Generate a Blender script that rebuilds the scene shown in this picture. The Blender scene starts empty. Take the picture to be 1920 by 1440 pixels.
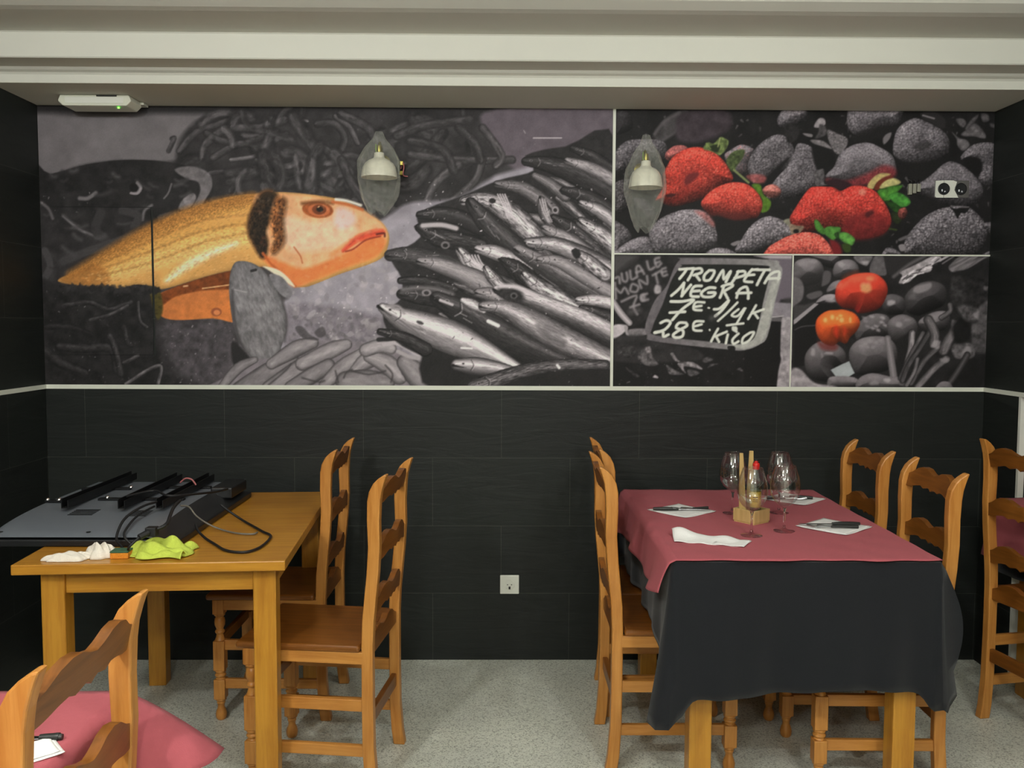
import bpy, math, random
import numpy as np
from mathutils import Vector, Matrix
PI = math.pi
col = bpy.context.scene.collection
scn = bpy.context.scene

# ---------------------------------------------------------------- camera
YAW, PITCH, ROLL = .0115, .0668, .0041
fw = Vector((math.sin(YAW)*math.cos(PITCH), math.cos(YAW)*math.cos(PITCH), -math.sin(PITCH)))
rt = Vector((math.cos(YAW), -math.sin(YAW), 0)); up = rt.cross(fw)
rt2 = rt*math.cos(ROLL)+up*math.sin(ROLL); up2 = -rt*math.sin(ROLL)+up*math.cos(ROLL)
cam = bpy.data.objects.new('camera', bpy.data.cameras.new('camera'))
cam.data.sensor_width = 36; cam.data.lens = 1692.5/1920*36; cam.data.clip_start = .05
m3 = Matrix((rt2, up2, -fw)).transposed()
cam.matrix_world = Matrix.Translation((0, 0, 1.46)) @ m3.to_4x4()
col.objects.link(cam); scn.camera = cam

# ---------------------------------------------------------------- world and exposure
w = bpy.data.worlds.new('world'); scn.world = w; w.use_nodes = True
w.node_tree.nodes['Background'].inputs[0].default_value = (.9, .95, 1, 1); w.node_tree.nodes['Background'].inputs[1].default_value = .25
scn.view_settings.view_transform = 'Standard'; scn.view_settings.look = 'None'
scn.view_settings.exposure = 0.95; scn.view_settings.gamma = 1; scn.view_settings.use_curve_mapping = False
scn.cycles.max_bounces = 8; scn.cycles.transparent_max_bounces = 16

# ---------------------------------------------------------------- ceiling spot lamps of the dining room
LAMPS = [(-1.25, .30, 36), (1.0, .15, 26), (-.3, -.9, 28), (-1.35, -1.6, 22), (1.2, -1.7, 16), (-.9, 1.95, 6), (1.0, 1.85, 8)]
def lamp_light(x, y, e):
    l = bpy.data.lights.new('bulb', 'POINT'); l.energy = e; l.shadow_soft_size = .055; l.color = (1, 1, .955)
    o = bpy.data.objects.new('bulb', l); o.location = (x, y, 2.42); col.objects.link(o)
for q in LAMPS: lamp_light(*q)

# ---------------------------------------------------------------- mesh helpers
def link(o, parent=None):
    col.objects.link(o)
    if parent: o.parent = parent
    return o
def tag(o, label=None, cat=None, group=None, kind=None):
    if label: o['label'] = label
    if cat: o['category'] = cat
    if group: o['group'] = group
    if kind: o['kind'] = kind
    return o
def thing(name, label, cat, loc=(0, 0, 0), rz=0, group=None):
    o = bpy.data.objects.new(name, None); o.empty_display_size = .05
    o.location = loc; o.rotation_euler = (0, 0, rz); link(o); return tag(o, label, cat, group)
def copy_tree(o, parent=None):
    c = o.copy(); col.objects.link(c); c.parent = parent
    for ch in list(o.children): copy_tree(ch, c)
    return c
class MB:
    def __init__(s): s.v = []; s.f = []
    def add(s, v, f):
        n = len(s.v); s.v += [tuple(p) for p in v]; s.f += [tuple(i+n for i in q) for q in f]; return s
    def box(s, x0, x1, y0, y1, z0, z1):
        v = [(x, y, z) for x in (x0, x1) for y in (y0, y1) for z in (z0, z1)]
        return s.add(v, [(0, 1, 3, 2), (4, 6, 7, 5), (0, 4, 5, 1), (2, 3, 7, 6), (0, 2, 6, 4), (1, 5, 7, 3)])
    def prism(s, poly, a, b, axis='x'):
        """polygon extruded from a to b; axis x: poly=(y,z); axis y: poly=(x,z); axis z: poly=(x,y)"""
        f = {'x': lambda p, t: (t, p[0], p[1]), 'y': lambda p, t: (p[0], t, p[1]), 'z': lambda p, t: (p[0], p[1], t)}[axis]
        n = len(poly)
        return s.add([f(p, a) for p in poly]+[f(p, b) for p in poly], [tuple(range(n))[::-1], tuple(range(n, 2*n))]+[(i, (i+1) % n, n+(i+1) % n, n+i) for i in range(n)])
    def lathe(s, prof, n=24, c=(0, 0, 0), cap=True):
        v = []; f = []
        for r, z in prof:
            for i in range(n):
                a = 2*PI*i/n; v.append((c[0]+r*math.cos(a), c[1]+r*math.sin(a), c[2]+z))
        for j in range(len(prof)-1):
            for i in range(n): f.append((j*n+i, j*n+(i+1) % n, (j+1)*n+(i+1) % n, (j+1)*n+i))
        if cap: f.append(tuple(range(n))[::-1]); f.append(tuple(range((len(prof)-1)*n, len(prof)*n)))
        return s.add(v, f)
    def tube(s, pts, r, n=8, sm=4):
        P = [Vector(p) for p in pts]
        if sm and len(P) > 2:
            Q = []
            for i in range(len(P)-1):
                p0, p1, p2, p3 = P[max(i-1, 0)], P[i], P[i+1], P[min(i+2, len(P)-1)]
                for k in range(sm):
                    t = k/sm; Q.append(.5*((2*p1)+(-p0+p2)*t+(2*p0-5*p1+4*p2-p3)*t*t+(-p0+3*p1-3*p2+p3)*t**3))
            P = Q+[P[-1]]
        v = []; f = []; u = None
        for i, p in enumerate(P):
            t = (P[min(i+1, len(P)-1)]-P[max(i-1, 0)]).normalized()
            if u is None: u = t.orthogonal().normalized()
            u = (u-t*u.dot(t)).normalized(); b = t.cross(u)
            rr = r(i/(len(P)-1)) if callable(r) else r
            for k in range(n):
                a = 2*PI*k/n; v.append(p+(u*math.cos(a)+b*math.sin(a))*rr)
        for i in range(len(P)-1):
            for k in range(n): f.append((i*n+k, i*n+(k+1) % n, (i+1)*n+(k+1) % n, (i+1)*n+k))
        f.append(tuple(range(n))[::-1]); f.append(tuple(range((len(P)-1)*n, len(P)*n)))
        return s.add(v, f)
    def grid(s, nu, nv, fn, thick=0):
        v = [fn(i/nu, j/nv) for j in range(nv+1) for i in range(nu+1)]
        f = [(j*(nu+1)+i, j*(nu+1)+i+1, (j+1)*(nu+1)+i+1, (j+1)*(nu+1)+i) for j in range(nv) for i in range(nu)]
        return s.add(v, f)
    def build(s, name, m, parent=None, smooth=None, bevel=0, seg=2, solid=0, offset=-1, sub=0):
        me = bpy.data.meshes.new(name); me.from_pydata(s.v, [], s.f); me.materials.append(m)
        if smooth is not None:
            me.polygons.foreach_set('use_smooth', [True]*len(me.polygons))
            if smooth: me.set_sharp_from_angle(angle=math.radians(smooth))
        me.update(); o = link(bpy.data.objects.new(name, me), parent)
        if solid: md = o.modifiers.new('solid', 'SOLIDIFY'); md.thickness = solid; md.offset = offset
        if sub: md = o.modifiers.new('sub', 'SUBSURF'); md.levels = md.render_levels = sub
        if bevel: md = o.modifiers.new('bevel', 'BEVEL'); md.width = bevel; md.segments = seg; md.limit_method = 'ANGLE'
        return o

# ---------------------------------------------------------------- materials
def sl(c):
    return tuple(((v/255)/12.92 if v/255 <= .04045 else ((v/255+.055)/1.055)**2.4) for v in c)
def newmat(name):
    m = bpy.data.materials.new(name); m.use_nodes = True; nt = m.node_tree; b = nt.nodes['Principled BSDF']; return m, nt, b
def nd(nt, t, **kw):
    n = nt.nodes.new(t)
    for k, v in kw.items(): setattr(n, k, v)
    return n
def simple(name, c, rough=.5, metal=0, spec=.5, noise=0, nscale=40, bump=0, bscale=200, alpha=None, sheen=0):
    m, nt, b = newmat(name); c = sl(c)
    b.inputs['Roughness'].default_value = rough; b.inputs['Metallic'].default_value = metal; b.inputs['Specular IOR Level'].default_value = spec
    b.inputs['Sheen Weight'].default_value = sheen
    tc = nd(nt, 'ShaderNodeTexCoord')
    no = nd(nt, 'ShaderNodeTexNoise'); no.inputs['Scale'].default_value = nscale; no.inputs['Detail'].default_value = 5
    nt.links.new(tc.outputs['Object'], no.inputs['Vector'])
    mx = nd(nt, 'ShaderNodeMix', data_type='RGBA'); mx.inputs[6].default_value = tuple(v*(1-noise) for v in c)+(1,); mx.inputs[7].default_value = tuple(min(v*(1+noise), 1) for v in c)+(1,)
    nt.links.new(no.outputs['Fac'], mx.inputs[0]); nt.links.new(mx.outputs[2], b.inputs['Base Color'])
    if bump:
        n2 = nd(nt, 'ShaderNodeTexNoise'); n2.inputs['Scale'].default_value = bscale; n2.inputs['Detail'].default_value = 4; nt.links.new(tc.outputs['Object'], n2.inputs['Vector'])
        bp = nd(nt, 'ShaderNodeBump'); bp.inputs['Strength'].default_value = bump; bp.inputs['Distance'].default_value = .003
        nt.links.new(n2.outputs['Fac'], bp.inputs['Height']); nt.links.new(bp.outputs['Normal'], b.inputs['Normal'])
    return m
def wood(name, ca, cb, axis, rough=.35, stretch=14):
    m, nt, b = newmat(name); tc = nd(nt, 'ShaderNodeTexCoord'); mp = nd(nt, 'ShaderNodeMapping')
    s = [55., 55., 55.]; s[axis] = 55./stretch; mp.inputs['Scale'].default_value = s
    nt.links.new(tc.outputs['Object'], mp.inputs['Vector'])
    n1 = nd(nt, 'ShaderNodeTexNoise'); n1.inputs['Scale'].default_value = 1; n1.inputs['Detail'].default_value = 6; n1.inputs['Roughness'].default_value = .6; n1.inputs['Distortion'].default_value = .6
    nt.links.new(mp.outputs[0], n1.inputs['Vector'])
    n2 = nd(nt, 'ShaderNodeTexNoise'); n2.inputs['Scale'].default_value = 5; n2.inputs['Detail'].default_value = 2; nt.links.new(tc.outputs['Object'], n2.inputs['Vector'])
    ad = nd(nt, 'ShaderNodeMath', operation='MULTIPLY_ADD'); ad.inputs[1].default_value = .45; nt.links.new(n2.outputs['Fac'], ad.inputs[0]); nt.links.new(n1.outputs['Fac'], ad.inputs[2])
    r = nd(nt, 'ShaderNodeValToRGB'); e = r.color_ramp.elements; e[0].position = .48; e[0].color = sl(cb)+(1,); e[1].position = .88; e[1].color = sl(ca)+(1,)
    nt.links.new(ad.outputs[0], r.inputs[0]); nt.links.new(r.outputs[0], b.inputs['Base Color'])
    b.inputs['Roughness'].default_value = rough; b.inputs['Coat Weight'].default_value = .1; b.inputs['Specular IOR Level'].default_value = .35; b.inputs['Coat Roughness'].default_value = .2
    bp = nd(nt, 'ShaderNodeBump'); bp.inputs['Strength'].default_value = .12; bp.inputs['Distance'].default_value = .002; nt.links.new(n1.outputs['Fac'], bp.inputs['Height']); nt.links.new(bp.outputs['Normal'], b.inputs['Normal'])
    return m
POST = [wood('honey_pine_%s' % 'xyz'[a], (200, 140, 70), (170, 108, 44), a) for a in range(3)]
SLAT = [wood('red_pine_%s' % 'xyz'[a], (138, 84, 32), (106, 62, 20), a) for a in range(3)]
TABW = [wood('yellow_oak_%s' % 'xyz'[a], (196, 140, 50), (166, 108, 32), a, .3) for a in range(3)]
CADW = wood('pale_beech', (208, 180, 120), (186, 156, 96), 2)
M = dict(
    pink=simple('pink_cloth', (176, 90, 98), .9, noise=.06, nscale=90, bump=.25, bscale=700, sheen=.04, spec=.15),
    black=simple('black_cloth', (23, 25, 30), .85, noise=.15, nscale=300, bump=.3, bscale=900, sheen=.15, spec=.25),
    white=simple('white_plastic', (226, 228, 218), .35), trim=simple('white_strip', (226, 229, 216), .5), napkin=simple('white_paper', (238, 238, 236), .9, spec=.1, bump=.2, bscale=300),
    steel=simple('steel', (200, 202, 205), .22, 1), chrome=simple('bright_bolt', (235, 235, 235), .12, 1), dark=simple('black_plastic', (26, 27, 29), .4), rubber=simple('black_rubber', (22, 22, 24), .55),
    bracket=simple('black_bracket', (20, 21, 23), .45, .3), casing=simple('grey_casing', (128, 134, 143), .36, .35, noise=.05, nscale=30), brass=simple('brass', (150, 140, 70), .35, .9),
    porcelain=simple('white_porcelain', (226, 224, 205), .3), greencloth=simple('yellow_green_cloth', (196, 212, 84), .9, noise=.1, nscale=60, bump=.5, bscale=250), rag=simple('white_rag', (236, 228, 215), .95, noise=.05, nscale=60, bump=.5, bscale=200),
    sponge=simple('orange_sponge', (224, 140, 40), .95, noise=.2, nscale=200, bump=1, bscale=300), scour=simple('green_scourer', (60, 96, 70), .95, noise=.2, nscale=300), red=simple('red_cap', (200, 30, 26), .4),
    yellow=simple('yellow_label', (206, 176, 60), .6, noise=.15, nscale=120), ink=simple('dark_print', (24, 20, 18), .6), soil=simple('dark_liquid', (26, 12, 8), .15), greycable=simple('grey_cable', (112, 108, 100), .5), pinkwire=simple('pink_wire', (176, 104, 104), .5),
    green=simple('green_wire', (120, 150, 60), .5), shell=simple('lamp_body', (220, 222, 206), .4), gap=simple('dark_gap', (10, 10, 10), .9), handle=simple('dark_handle', (34, 36, 34), .4))
def emis(name, c, s):
    m, nt, b = newmat(name); b.inputs['Emission Color'].default_value = sl(c)+(1,); b.inputs['Emission Strength'].default_value = s; b.inputs['Base Color'].default_value = sl(c)+(1,); return m
M['led'] = emis('green_led', (90, 255, 60), 4); M['lampglow'] = emis('lit_bulb', (255, 245, 220), 30)
def glassmat(name, rough=0, tint=(1, 1, 1), ior=1.45):
    m, nt, b = newmat(name); b.inputs['Transmission Weight'].default_value = 1; b.inputs['Roughness'].default_value = rough; b.inputs['IOR'].default_value = ior; b.inputs['Base Color'].default_value = tint+(1,); return m
def thinglass(name, tint, rough=.03):
    m, nt, b = newmat(name); t = nd(nt, 'ShaderNodeBsdfTransparent'); t.inputs[0].default_value = tint+(1,); g = nd(nt, 'ShaderNodeBsdfGlossy'); g.inputs['Roughness'].default_value = rough
    lw = nd(nt, 'ShaderNodeLayerWeight'); lw.inputs[0].default_value = .25; a = nd(nt, 'ShaderNodeMath', operation='MULTIPLY_ADD'); a.inputs[1].default_value = .42; a.inputs[2].default_value = .08
    mx = nd(nt, 'ShaderNodeMixShader'); nt.links.new(lw.outputs['Facing'], a.inputs[0]); nt.links.new(a.outputs[0], mx.inputs[0]); nt.links.new(t.outputs[0], mx.inputs[1]); nt.links.new(g.outputs[0], mx.inputs[2]); nt.links.new(mx.outputs[0], nt.nodes['Material Output'].inputs[0]); return m
M['glass'] = thinglass('clear_glass', (.965, .97, .965)); M['stemglass'] = glassmat('solid_clear_glass')
M['bottle'] = thinglass('bottle_glass', (.90, .94, .91))
def filmmat():
    m, nt, b = newmat('clear_plastic_bag'); b.inputs['Base Color'].default_value = (.72, .74, .66, 1); b.inputs['Roughness'].default_value = .16; b.inputs['Specular IOR Level'].default_value = .9
    t = nd(nt, 'ShaderNodeBsdfTransparent'); mx = nd(nt, 'ShaderNodeMixShader'); out = nt.nodes['Material Output']
    tc = nd(nt, 'ShaderNodeTexCoord'); n = nd(nt, 'ShaderNodeTexNoise'); n.inputs['Scale'].default_value = 26; n.inputs['Distortion'].default_value = 2; nt.links.new(tc.outputs['Object'], n.inputs['Vector'])
    lw = nd(nt, 'ShaderNodeLayerWeight'); lw.inputs[0].default_value = .35
    a = nd(nt, 'ShaderNodeMath', operation='MULTIPLY_ADD'); a.inputs[1].default_value = .22; a.inputs[2].default_value = -.03; nt.links.new(n.outputs['Fac'], a.inputs[0])
    a2 = nd(nt, 'ShaderNodeMath', operation='MULTIPLY_ADD'); a2.inputs[1].default_value = .35; nt.links.new(lw.outputs['Facing'], a2.inputs[0]); nt.links.new(a.outputs[0], a2.inputs[2])
    nt.links.new(a2.outputs[0], mx.inputs[0]); nt.links.new(t.outputs[0], mx.inputs[1]); nt.links.new(b.outputs[0], mx.inputs[2]); nt.links.new(mx.outputs[0], out.inputs[0])
    bp = nd(nt, 'ShaderNodeBump'); bp.inputs['Strength'].default_value = .8; bp.inputs['Distance'].default_value = .01; nt.links.new(n.outputs['Fac'], bp.inputs['Height']); nt.links.new(bp.outputs['Normal'], b.inputs['Normal'])
    return m
M['film'] = filmmat()
def slate(name, ax):
    """large black slate-look tiles; ax = which object axis runs along the wall"""
    m, nt, b = newmat(name); tc = nd(nt, 'ShaderNodeTexCoord'); sp = nd(nt, 'ShaderNodeSeparateXYZ'); cb = nd(nt, 'ShaderNodeCombineXYZ')
    nt.links.new(tc.outputs['Object'], sp.inputs[0]); nt.links.new(sp.outputs[ax], cb.inputs[0]); nt.links.new(sp.outputs[2], cb.inputs[1])
    br = nd(nt, 'ShaderNodeTexBrick', offset=.5, offset_frequency=2); br.inputs['Scale'].default_value = 1; br.inputs['Brick Width'].default_value = .59; br.inputs['Row Height'].default_value = .295; br.inputs['Mortar Size'].default_value = .0011; br.inputs['Mortar Smooth'].default_value = .3; br.inputs['Bias'].default_value = 0
    br.inputs['Color1'].default_value = sl((30, 33, 32))+(1,); br.inputs['Color2'].default_value = sl((33, 37, 35))+(1,); br.inputs['Mortar'].default_value = sl((66, 68, 64))+(1,)
    nt.links.new(cb.outputs[0], br.inputs['Vector']); 
    mp = nd(nt, 'ShaderNodeMapping'); mp.inputs['Rotation'].default_value = (0, 0, math.radians(-12)); mp.inputs['Scale'].default_value = (2.2, 14, 1); nt.links.new(cb.outputs[0], mp.inputs['Vector'])
    n = nd(nt, 'ShaderNodeTexNoise'); n.inputs['Scale'].default_value = 1.3; n.inputs['Detail'].default_value = 9; n.inputs['Roughness'].default_value = .6; n.inputs['Distortion'].default_value = 1.2; nt.links.new(mp.outputs[0], n.inputs['Vector'])
    mx = nd(nt, 'ShaderNodeMix', data_type='RGBA', blend_type='MULTIPLY'); mx.inputs[0].default_value = .5; nt.links.new(br.outputs['Color'], mx.inputs[6])
    rp = nd(nt, 'ShaderNodeValToRGB'); rp.color_ramp.elements[0].position = .3; rp.color_ramp.elements[0].color = (.7, .7, .7, 1); rp.color_ramp.elements[1].position = .7; rp.color_ramp.elements[1].color = (1.25, 1.25, 1.2, 1)
    nt.links.new(n.outputs['Fac'], rp.inputs[0]); nt.links.new(rp.outputs[0], mx.inputs[7]); nt.links.new(mx.outputs[2], b.inputs['Base Color'])
    b.inputs['Roughness'].default_value = .5; b.inputs['Specular IOR Level'].default_value = .3
    bp = nd(nt, 'ShaderNodeBump'); bp.inputs['Strength'].default_value = .35; bp.inputs['Distance'].default_value = .006; nt.links.new(n.outputs['Fac'], bp.inputs['Height']); nt.links.new(bp.outputs['Normal'], b.inputs['Normal'])
    return m
def terrazzo():
    m, nt, b = newmat('terrazzo'); tc = nd(nt, 'ShaderNodeTexCoord')
    v = nd(nt, 'ShaderNodeTexVoronoi'); v.inputs['Scale'].default_value = 210; nt.links.new(tc.outputs['Object'], v.inputs['Vector'])
    r = nd(nt, 'ShaderNodeValToRGB', ); e = r.color_ramp.elements; e[0].position = 0; e[0].color = sl((160, 163, 152))+(1,); e[1].position = 1; e[1].color = sl((232, 235, 224))+(1,)
    k = e.new(.3); k.color = sl((212, 215, 204))+(1,); k = e.new(.1); k.color = sl((184, 187, 176))+(1,)
    sp = nd(nt, 'ShaderNodeSeparateColor'); nt.links.new(v.outputs['Color'], sp.inputs[0]); nt.links.new(sp.outputs[0], r.inputs[0])
    n = nd(nt, 'ShaderNodeTexNoise'); n.inputs['Scale'].default_value = 3.; n.inputs['Detail'].default_value = 5; nt.links.new(tc.outputs['Object'], n.inputs['Vector'])
    rp = nd(nt, 'ShaderNodeValToRGB'); rp.color_ramp.elements[0].position = .3; rp.color_ramp.elements[0].color = (.86, .86, .86, 1); rp.color_ramp.elements[1].position = .7; rp.color_ramp.elements[1].color = (1.05, 1.05, 1.03, 1); nt.links.new(n.outputs['Fac'], rp.inputs[0])
    mx = nd(nt, 'ShaderNodeMix', data_type='RGBA', blend_type='MULTIPLY'); mx.inputs[0].default_value = 1; nt.links.new(r.outputs[0], mx.inputs[6]); nt.links.new(rp.outputs[0], mx.inputs[7])
    # a rare scatter of dark chips
    v2 = nd(nt, 'ShaderNodeTexVoronoi'); v2.inputs['Scale'].default_value = 85; nt.links.new(tc.outputs['Object'], v2.inputs['Vector']); lt = nd(nt, 'ShaderNodeMath', operation='LESS_THAN'); lt.inputs[1].default_value = .16; nt.links.new(v2.outputs['Distance'], lt.inputs[0])
    m2 = nd(nt, 'ShaderNodeMix', data_type='RGBA'); m2.inputs[7].default_value = sl((138, 138, 124))+(1,); nt.links.new(lt.outputs[0], m2.inputs[0]); nt.links.new(mx.outputs[2], m2.inputs[6]); nt.links.new(m2.outputs[2], b.inputs['Base Color'])
    b.inputs['Roughness'].default_value = .42; b.inputs['Specular IOR Level'].default_value = .4
    return m
M['floor'] = terrazzo(); M['tile_x'] = slate('black_slate_tiles', 0); M['tile_y'] = slate('black_slate_tiles_side', 1)
M['ceil'] = simple('ceiling_paint', (208, 208, 198), .85, noise=.02, nscale=6); M['cream'] = simple('cream_paint', (215, 212, 200), .85)

# ---------------------------------------------------------------- room shell
XL, XR, YB, YF = -1.933, 2.07, 3.84, -3.2
def struct(name, mb, m, **kw): return tag(mb.build(name, m, **kw), kind='structure')
struct('floor', MB().box(XL-.1, 3.5, YF-.1, YB+.1, -.08, 0), M['floor'])
struct('wall_back', MB().box(XL-.1, 3.5, YB, YB+.1, 0, 2.75), M['tile_x'])
struct('wall_left', MB().box(XL-.1, XL, YF, YB, 0, 2.75), M['tile_y'])
wr = MB().box(XR, XR+.09, 3.57, YB, 0, 1.178); wr.box(XR, XR+.09, YF, .9, 0, 1.178); wr.box(XR, XR+.09, YF, YB, 1.178, 2.75)
struct('wall_right', wr, M['tile_y'])
struct('wall_alcove', MB().box(3.4, 3.5, .8, YB, 0, 2.75).box(XR+.09, 3.4, .8, .9, 0, 2.75), M['tile_y'])
struct('wall_front', MB().box(XL-.1, 3.5, YF-.1, YF, 0, 2.75), M['cream'])
prof = [(YB, 2.357), (3.485, 2.357), (3.485, 2.388), (3.478, 2.395), (3.462, 2.400), (3.45, 2.408), (3.345, 2.41), (3.341, 2.414), (3.341, 2.498), (3.336, 2.502), (3.122, 2.505), (3.09, 2.508), (3.04, 2.522), (3.0, 2.55), (2.98, 2.59), (2.975, 2.64), (YF, 2.64), (YF, 2.75), (YB, 2.75)]
struct('ceiling', MB().prism(prof, XL, XR, 'x'), M['ceil'])
struct('ceiling_alcove', MB().box(XR+.09, 3.4, .9, YB, 2.3, 2.4), M['ceil'])
T0, T1 = 1.177, 1.195
struct('trim_1', MB().box(XL, XR, YB-.006, YB, T0, T1), M['trim'])
struct('trim_2', MB().box(XL, XL+.006, YF, YB-.007, T0, T1), M['trim'])
struct('trim_3', MB().box(XR-.006, XR, YF, YB-.007, T0, T1), M['trim'])
struct('trim_4', MB().box(.462, .474, YB-.007, YB, T1, 2.357), M['trim'])
struct('trim_5', MB().box(.474, XR, YB-.0065, YB, 1.753, 1.759), M['trim'])
struct('trim_6', MB().box(1.229, 1.235, YB-.006, YB, T1, 1.753), M['trim'])
struct('trim_7', MB().box(XR-.004, XR+.02, 3.555, 3.57, 0, T0), M['white'])

# ---------------------------------------------------------------- printed wall pictures (painted by code)
import numpy as np, math
from math import cos as math_cos, sin as math_sin
GX0, GY0, GW, GH = 60, 190, 1820, 550
CV = np.zeros((GH, GW, 3), np.float32)
rng = np.random.RandomState(7)
NT = [rng.rand(256, 256).astype(np.float32) for _ in range(4)]
def vnoise(x, y, k=0):
    t = NT[k]; xi = np.floor(x).astype(int); yi = np.floor(y).astype(int)
    fx = x - xi; fy = y - yi; fx = fx*fx*(3-2*fx); fy = fy*fy*(3-2*fy)
    a = t[yi % 256, xi % 256]; b = t[yi % 256, (xi+1) % 256]; c = t[(yi+1) % 256, xi % 256]; d = t[(yi+1) % 256, (xi+1) % 256]
    return (a*(1-fx)+b*fx)*(1-fy)+(c*(1-fx)+d*fx)*fy
def fbm(x, y, o=4, k=0):
    s = 0; a = .5
    for i in range(o):
        s = s + a*vnoise(x*2**i+i*17.3, y*2**i+i*9.1, (k+i) % 4); a *= .5
    return s/(1-.5**o)
def cells(x, y, k=0):
    xi = np.floor(x).astype(int); yi = np.floor(y).astype(int); best = np.full(x.shape, 9., np.float32)
    for dx in (-1, 0, 1):
        for dy in (-1, 0, 1):
            a = (xi+dx) % 256; b = (yi+dy) % 256
            px = xi+dx+.15+.7*NT[k][b, a]; py = yi+dy+.15+.7*NT[(k+1) % 4][b, a]
            best = np.minimum(best, np.hypot(px-x, py-y))
    return best
def tr(pts, t):
    ox, oy, s = t
    return [(ox+p[0]*s, oy+p[1]*s)+tuple(p[2:]) for p in pts]
TR0 = (0, 0, 1.); Z1 = (0, 150, 1/3.); Z2 = (560, 190, 1/3.097); Z3 = (60, 400, 1/3.); Z4 = (640, 380, 1/3.5556)
ZA = (1140, 476, .1823); ZB = (1480, 470, .2031); ZC = (1140, 200, .1979); ZD = (1480, 200, .20833); ZE = (300, 200, .20833); ZF = (400, 560, .2604)
CUR = [TR0]
CLIP = [None]
def T(t): CUR[0] = t
def spline(P, closed, k=4):
    P = np.array(P, float); n = len(P); out = []
    for i in range(n if closed else n-1):
        if closed: p0, p1, p2, p3 = P[i-1], P[i], P[(i+1) % n], P[(i+2) % n]
        else: p0, p1, p2, p3 = P[max(i-1, 0)], P[i], P[i+1], P[min(i+2, n-1)]
        for j in range(k):
            t = j/k
            out.append(.5*((2*p1)+(-p0+p2)*t+(2*p0-5*p1+4*p2-p3)*t*t+(-p0+3*p1-3*p2+p3)*t**3))
    if not closed: out.append(P[-1])
    return np.array(out)
def bbox(P, m):
    x0 = max(int(P[:, 0].min()-m), GX0); x1 = min(int(P[:, 0].max()+m)+1, GX0+GW)
    y0 = max(int(P[:, 1].min()-m), GY0); y1 = min(int(P[:, 1].max()+m)+1, GY0+GH)
    if CLIP[0]:
        c = CLIP[0]; x0 = max(x0, c[0]); y0 = max(y0, c[1]); x1 = min(x1, c[2]); y1 = min(y1, c[3])
    if x1 <= x0 or y1 <= y0: return None
    X, Y = np.meshgrid(np.arange(x0, x1, dtype=np.float32)+.5, np.arange(y0, y1, dtype=np.float32)+.5)
    return (slice(y0-GY0, y1-GY0), slice(x0-GX0, x1-GX0)), X, Y
def put(sl, col, a):
    a = np.clip(a, 0, 1)[..., None]; CV[sl] = CV[sl]*(1-a)+col*a
def G(v): return (v*1.02, v*.975, v*1.01)
def asc(c): return np.array(G(c) if not hasattr(c, '__len__') else c, np.float32)
def fill(pts, c, soft=1.2, rim=None, light=None, noise=None, seeds=None, c2=None, op=1., sm=True, streak=None, k=0):
    """closed shape; c colour or grey; rim=(width, amount); light=(dx,dy,amount,radius); noise=(size,amp); c2=(colour, x0,y0,x1,y1) blends along an axis"""
    P = np.array([p[:2] for p in tr(pts, CUR[0])])
    if sm: P = spline(P, True)
    bb = bbox(P, 3+soft*2)
    if bb is None: return
    sl, X, Y = bb
    ins = np.zeros(X.shape, bool); D = np.full(X.shape, 1e9, np.float32)
    Q = np.roll(P, -1, 0)
    for (ax, ay), (bx, by) in zip(P, Q):
        ex, ey = bx-ax, by-ay; L = ex*ex+ey*ey+1e-9
        t = np.clip(((X-ax)*ex+(Y-ay)*ey)/L, 0, 1)
        D = np.minimum(D, (X-ax-t*ex)**2+(Y-ay-t*ey)**2)
        if ay != by:
            c_ = (ay > Y) != (by > Y)
            ins ^= c_ & (X < ex*(Y-ay)/(by-ay)+ax)
    D = np.sqrt(D); D = np.where(ins, D, -D)
    col = np.broadcast_to(asc(c), X.shape+(3,)).copy()
    if c2 is not None:
        (x0, y0), (x1, y1) = [p[:2] for p in tr([(c2[1], c2[2]), (c2[3], c2[4])], CUR[0])]
        t = np.clip(((X-x0)*(x1-x0)+(Y-y0)*(y1-y0))/((x1-x0)**2+(y1-y0)**2), 0, 1)[..., None]
        col = col*(1-t)+asc(c2[0])*t
    m = np.ones(X.shape, np.float32)
    if light:
        R = light[3]; u = np.clip(D/R, 0, 1); h = np.sqrt(np.clip(1-(1-u)**2, 0, 1))*R
        gy, gx = np.gradient(h); n = np.sqrt(gx*gx+gy*gy+1)
        m = m*(1+light[2]*1.35*(-(gx*light[0]+gy*light[1])/n-.10))
    if rim: m = m*(1-rim[1]*np.exp(-np.clip(D, 0, None)/rim[0]))
    if noise: m = m*(1+noise[1]*(fbm(X/noise[0], Y/noise[0], 4, k)-.5)*2)
    if streak:  # (angle deg, length, width, amp)
        a = np.radians(streak[0]); U = X*np.cos(a)+Y*np.sin(a); V = -X*np.sin(a)+Y*np.cos(a)
        m = m*(1+streak[3]*(fbm(U/streak[1], V/streak[2], 3, k)-.5)*2)
    col = col*m[..., None]
    if seeds:  # (size, amount, colour)
        wx = X+9*(fbm(X/13, Y/13, 3, 1)-.5); wy = Y+9*(fbm(X/13, Y/13, 3, 2)-.5)
        d = cells(wx/(seeds[0]*.92), wy/(seeds[0]*.8), k)
        dot = np.exp(-(d/.3)**2); pit = np.clip((d-.42)/.3, 0, 1)
        g = (-.35+1.9*fbm(X/7, Y/7, 3, 2))*seeds[1]
        col = col*(1-.26*pit*seeds[1])[..., None]
        col = col+(asc(seeds[2])-col)*np.clip(dot*g*.7, 0, .7)[..., None]*m.clip(.25, 1.3)[..., None]
        col = col*(1+.7*(fbm(X/2.2, Y/2.2, 2, 1)-.5)*seeds[1])[..., None]
    put(sl, col, np.clip(D/soft+.5, 0, 1)*op)
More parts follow.
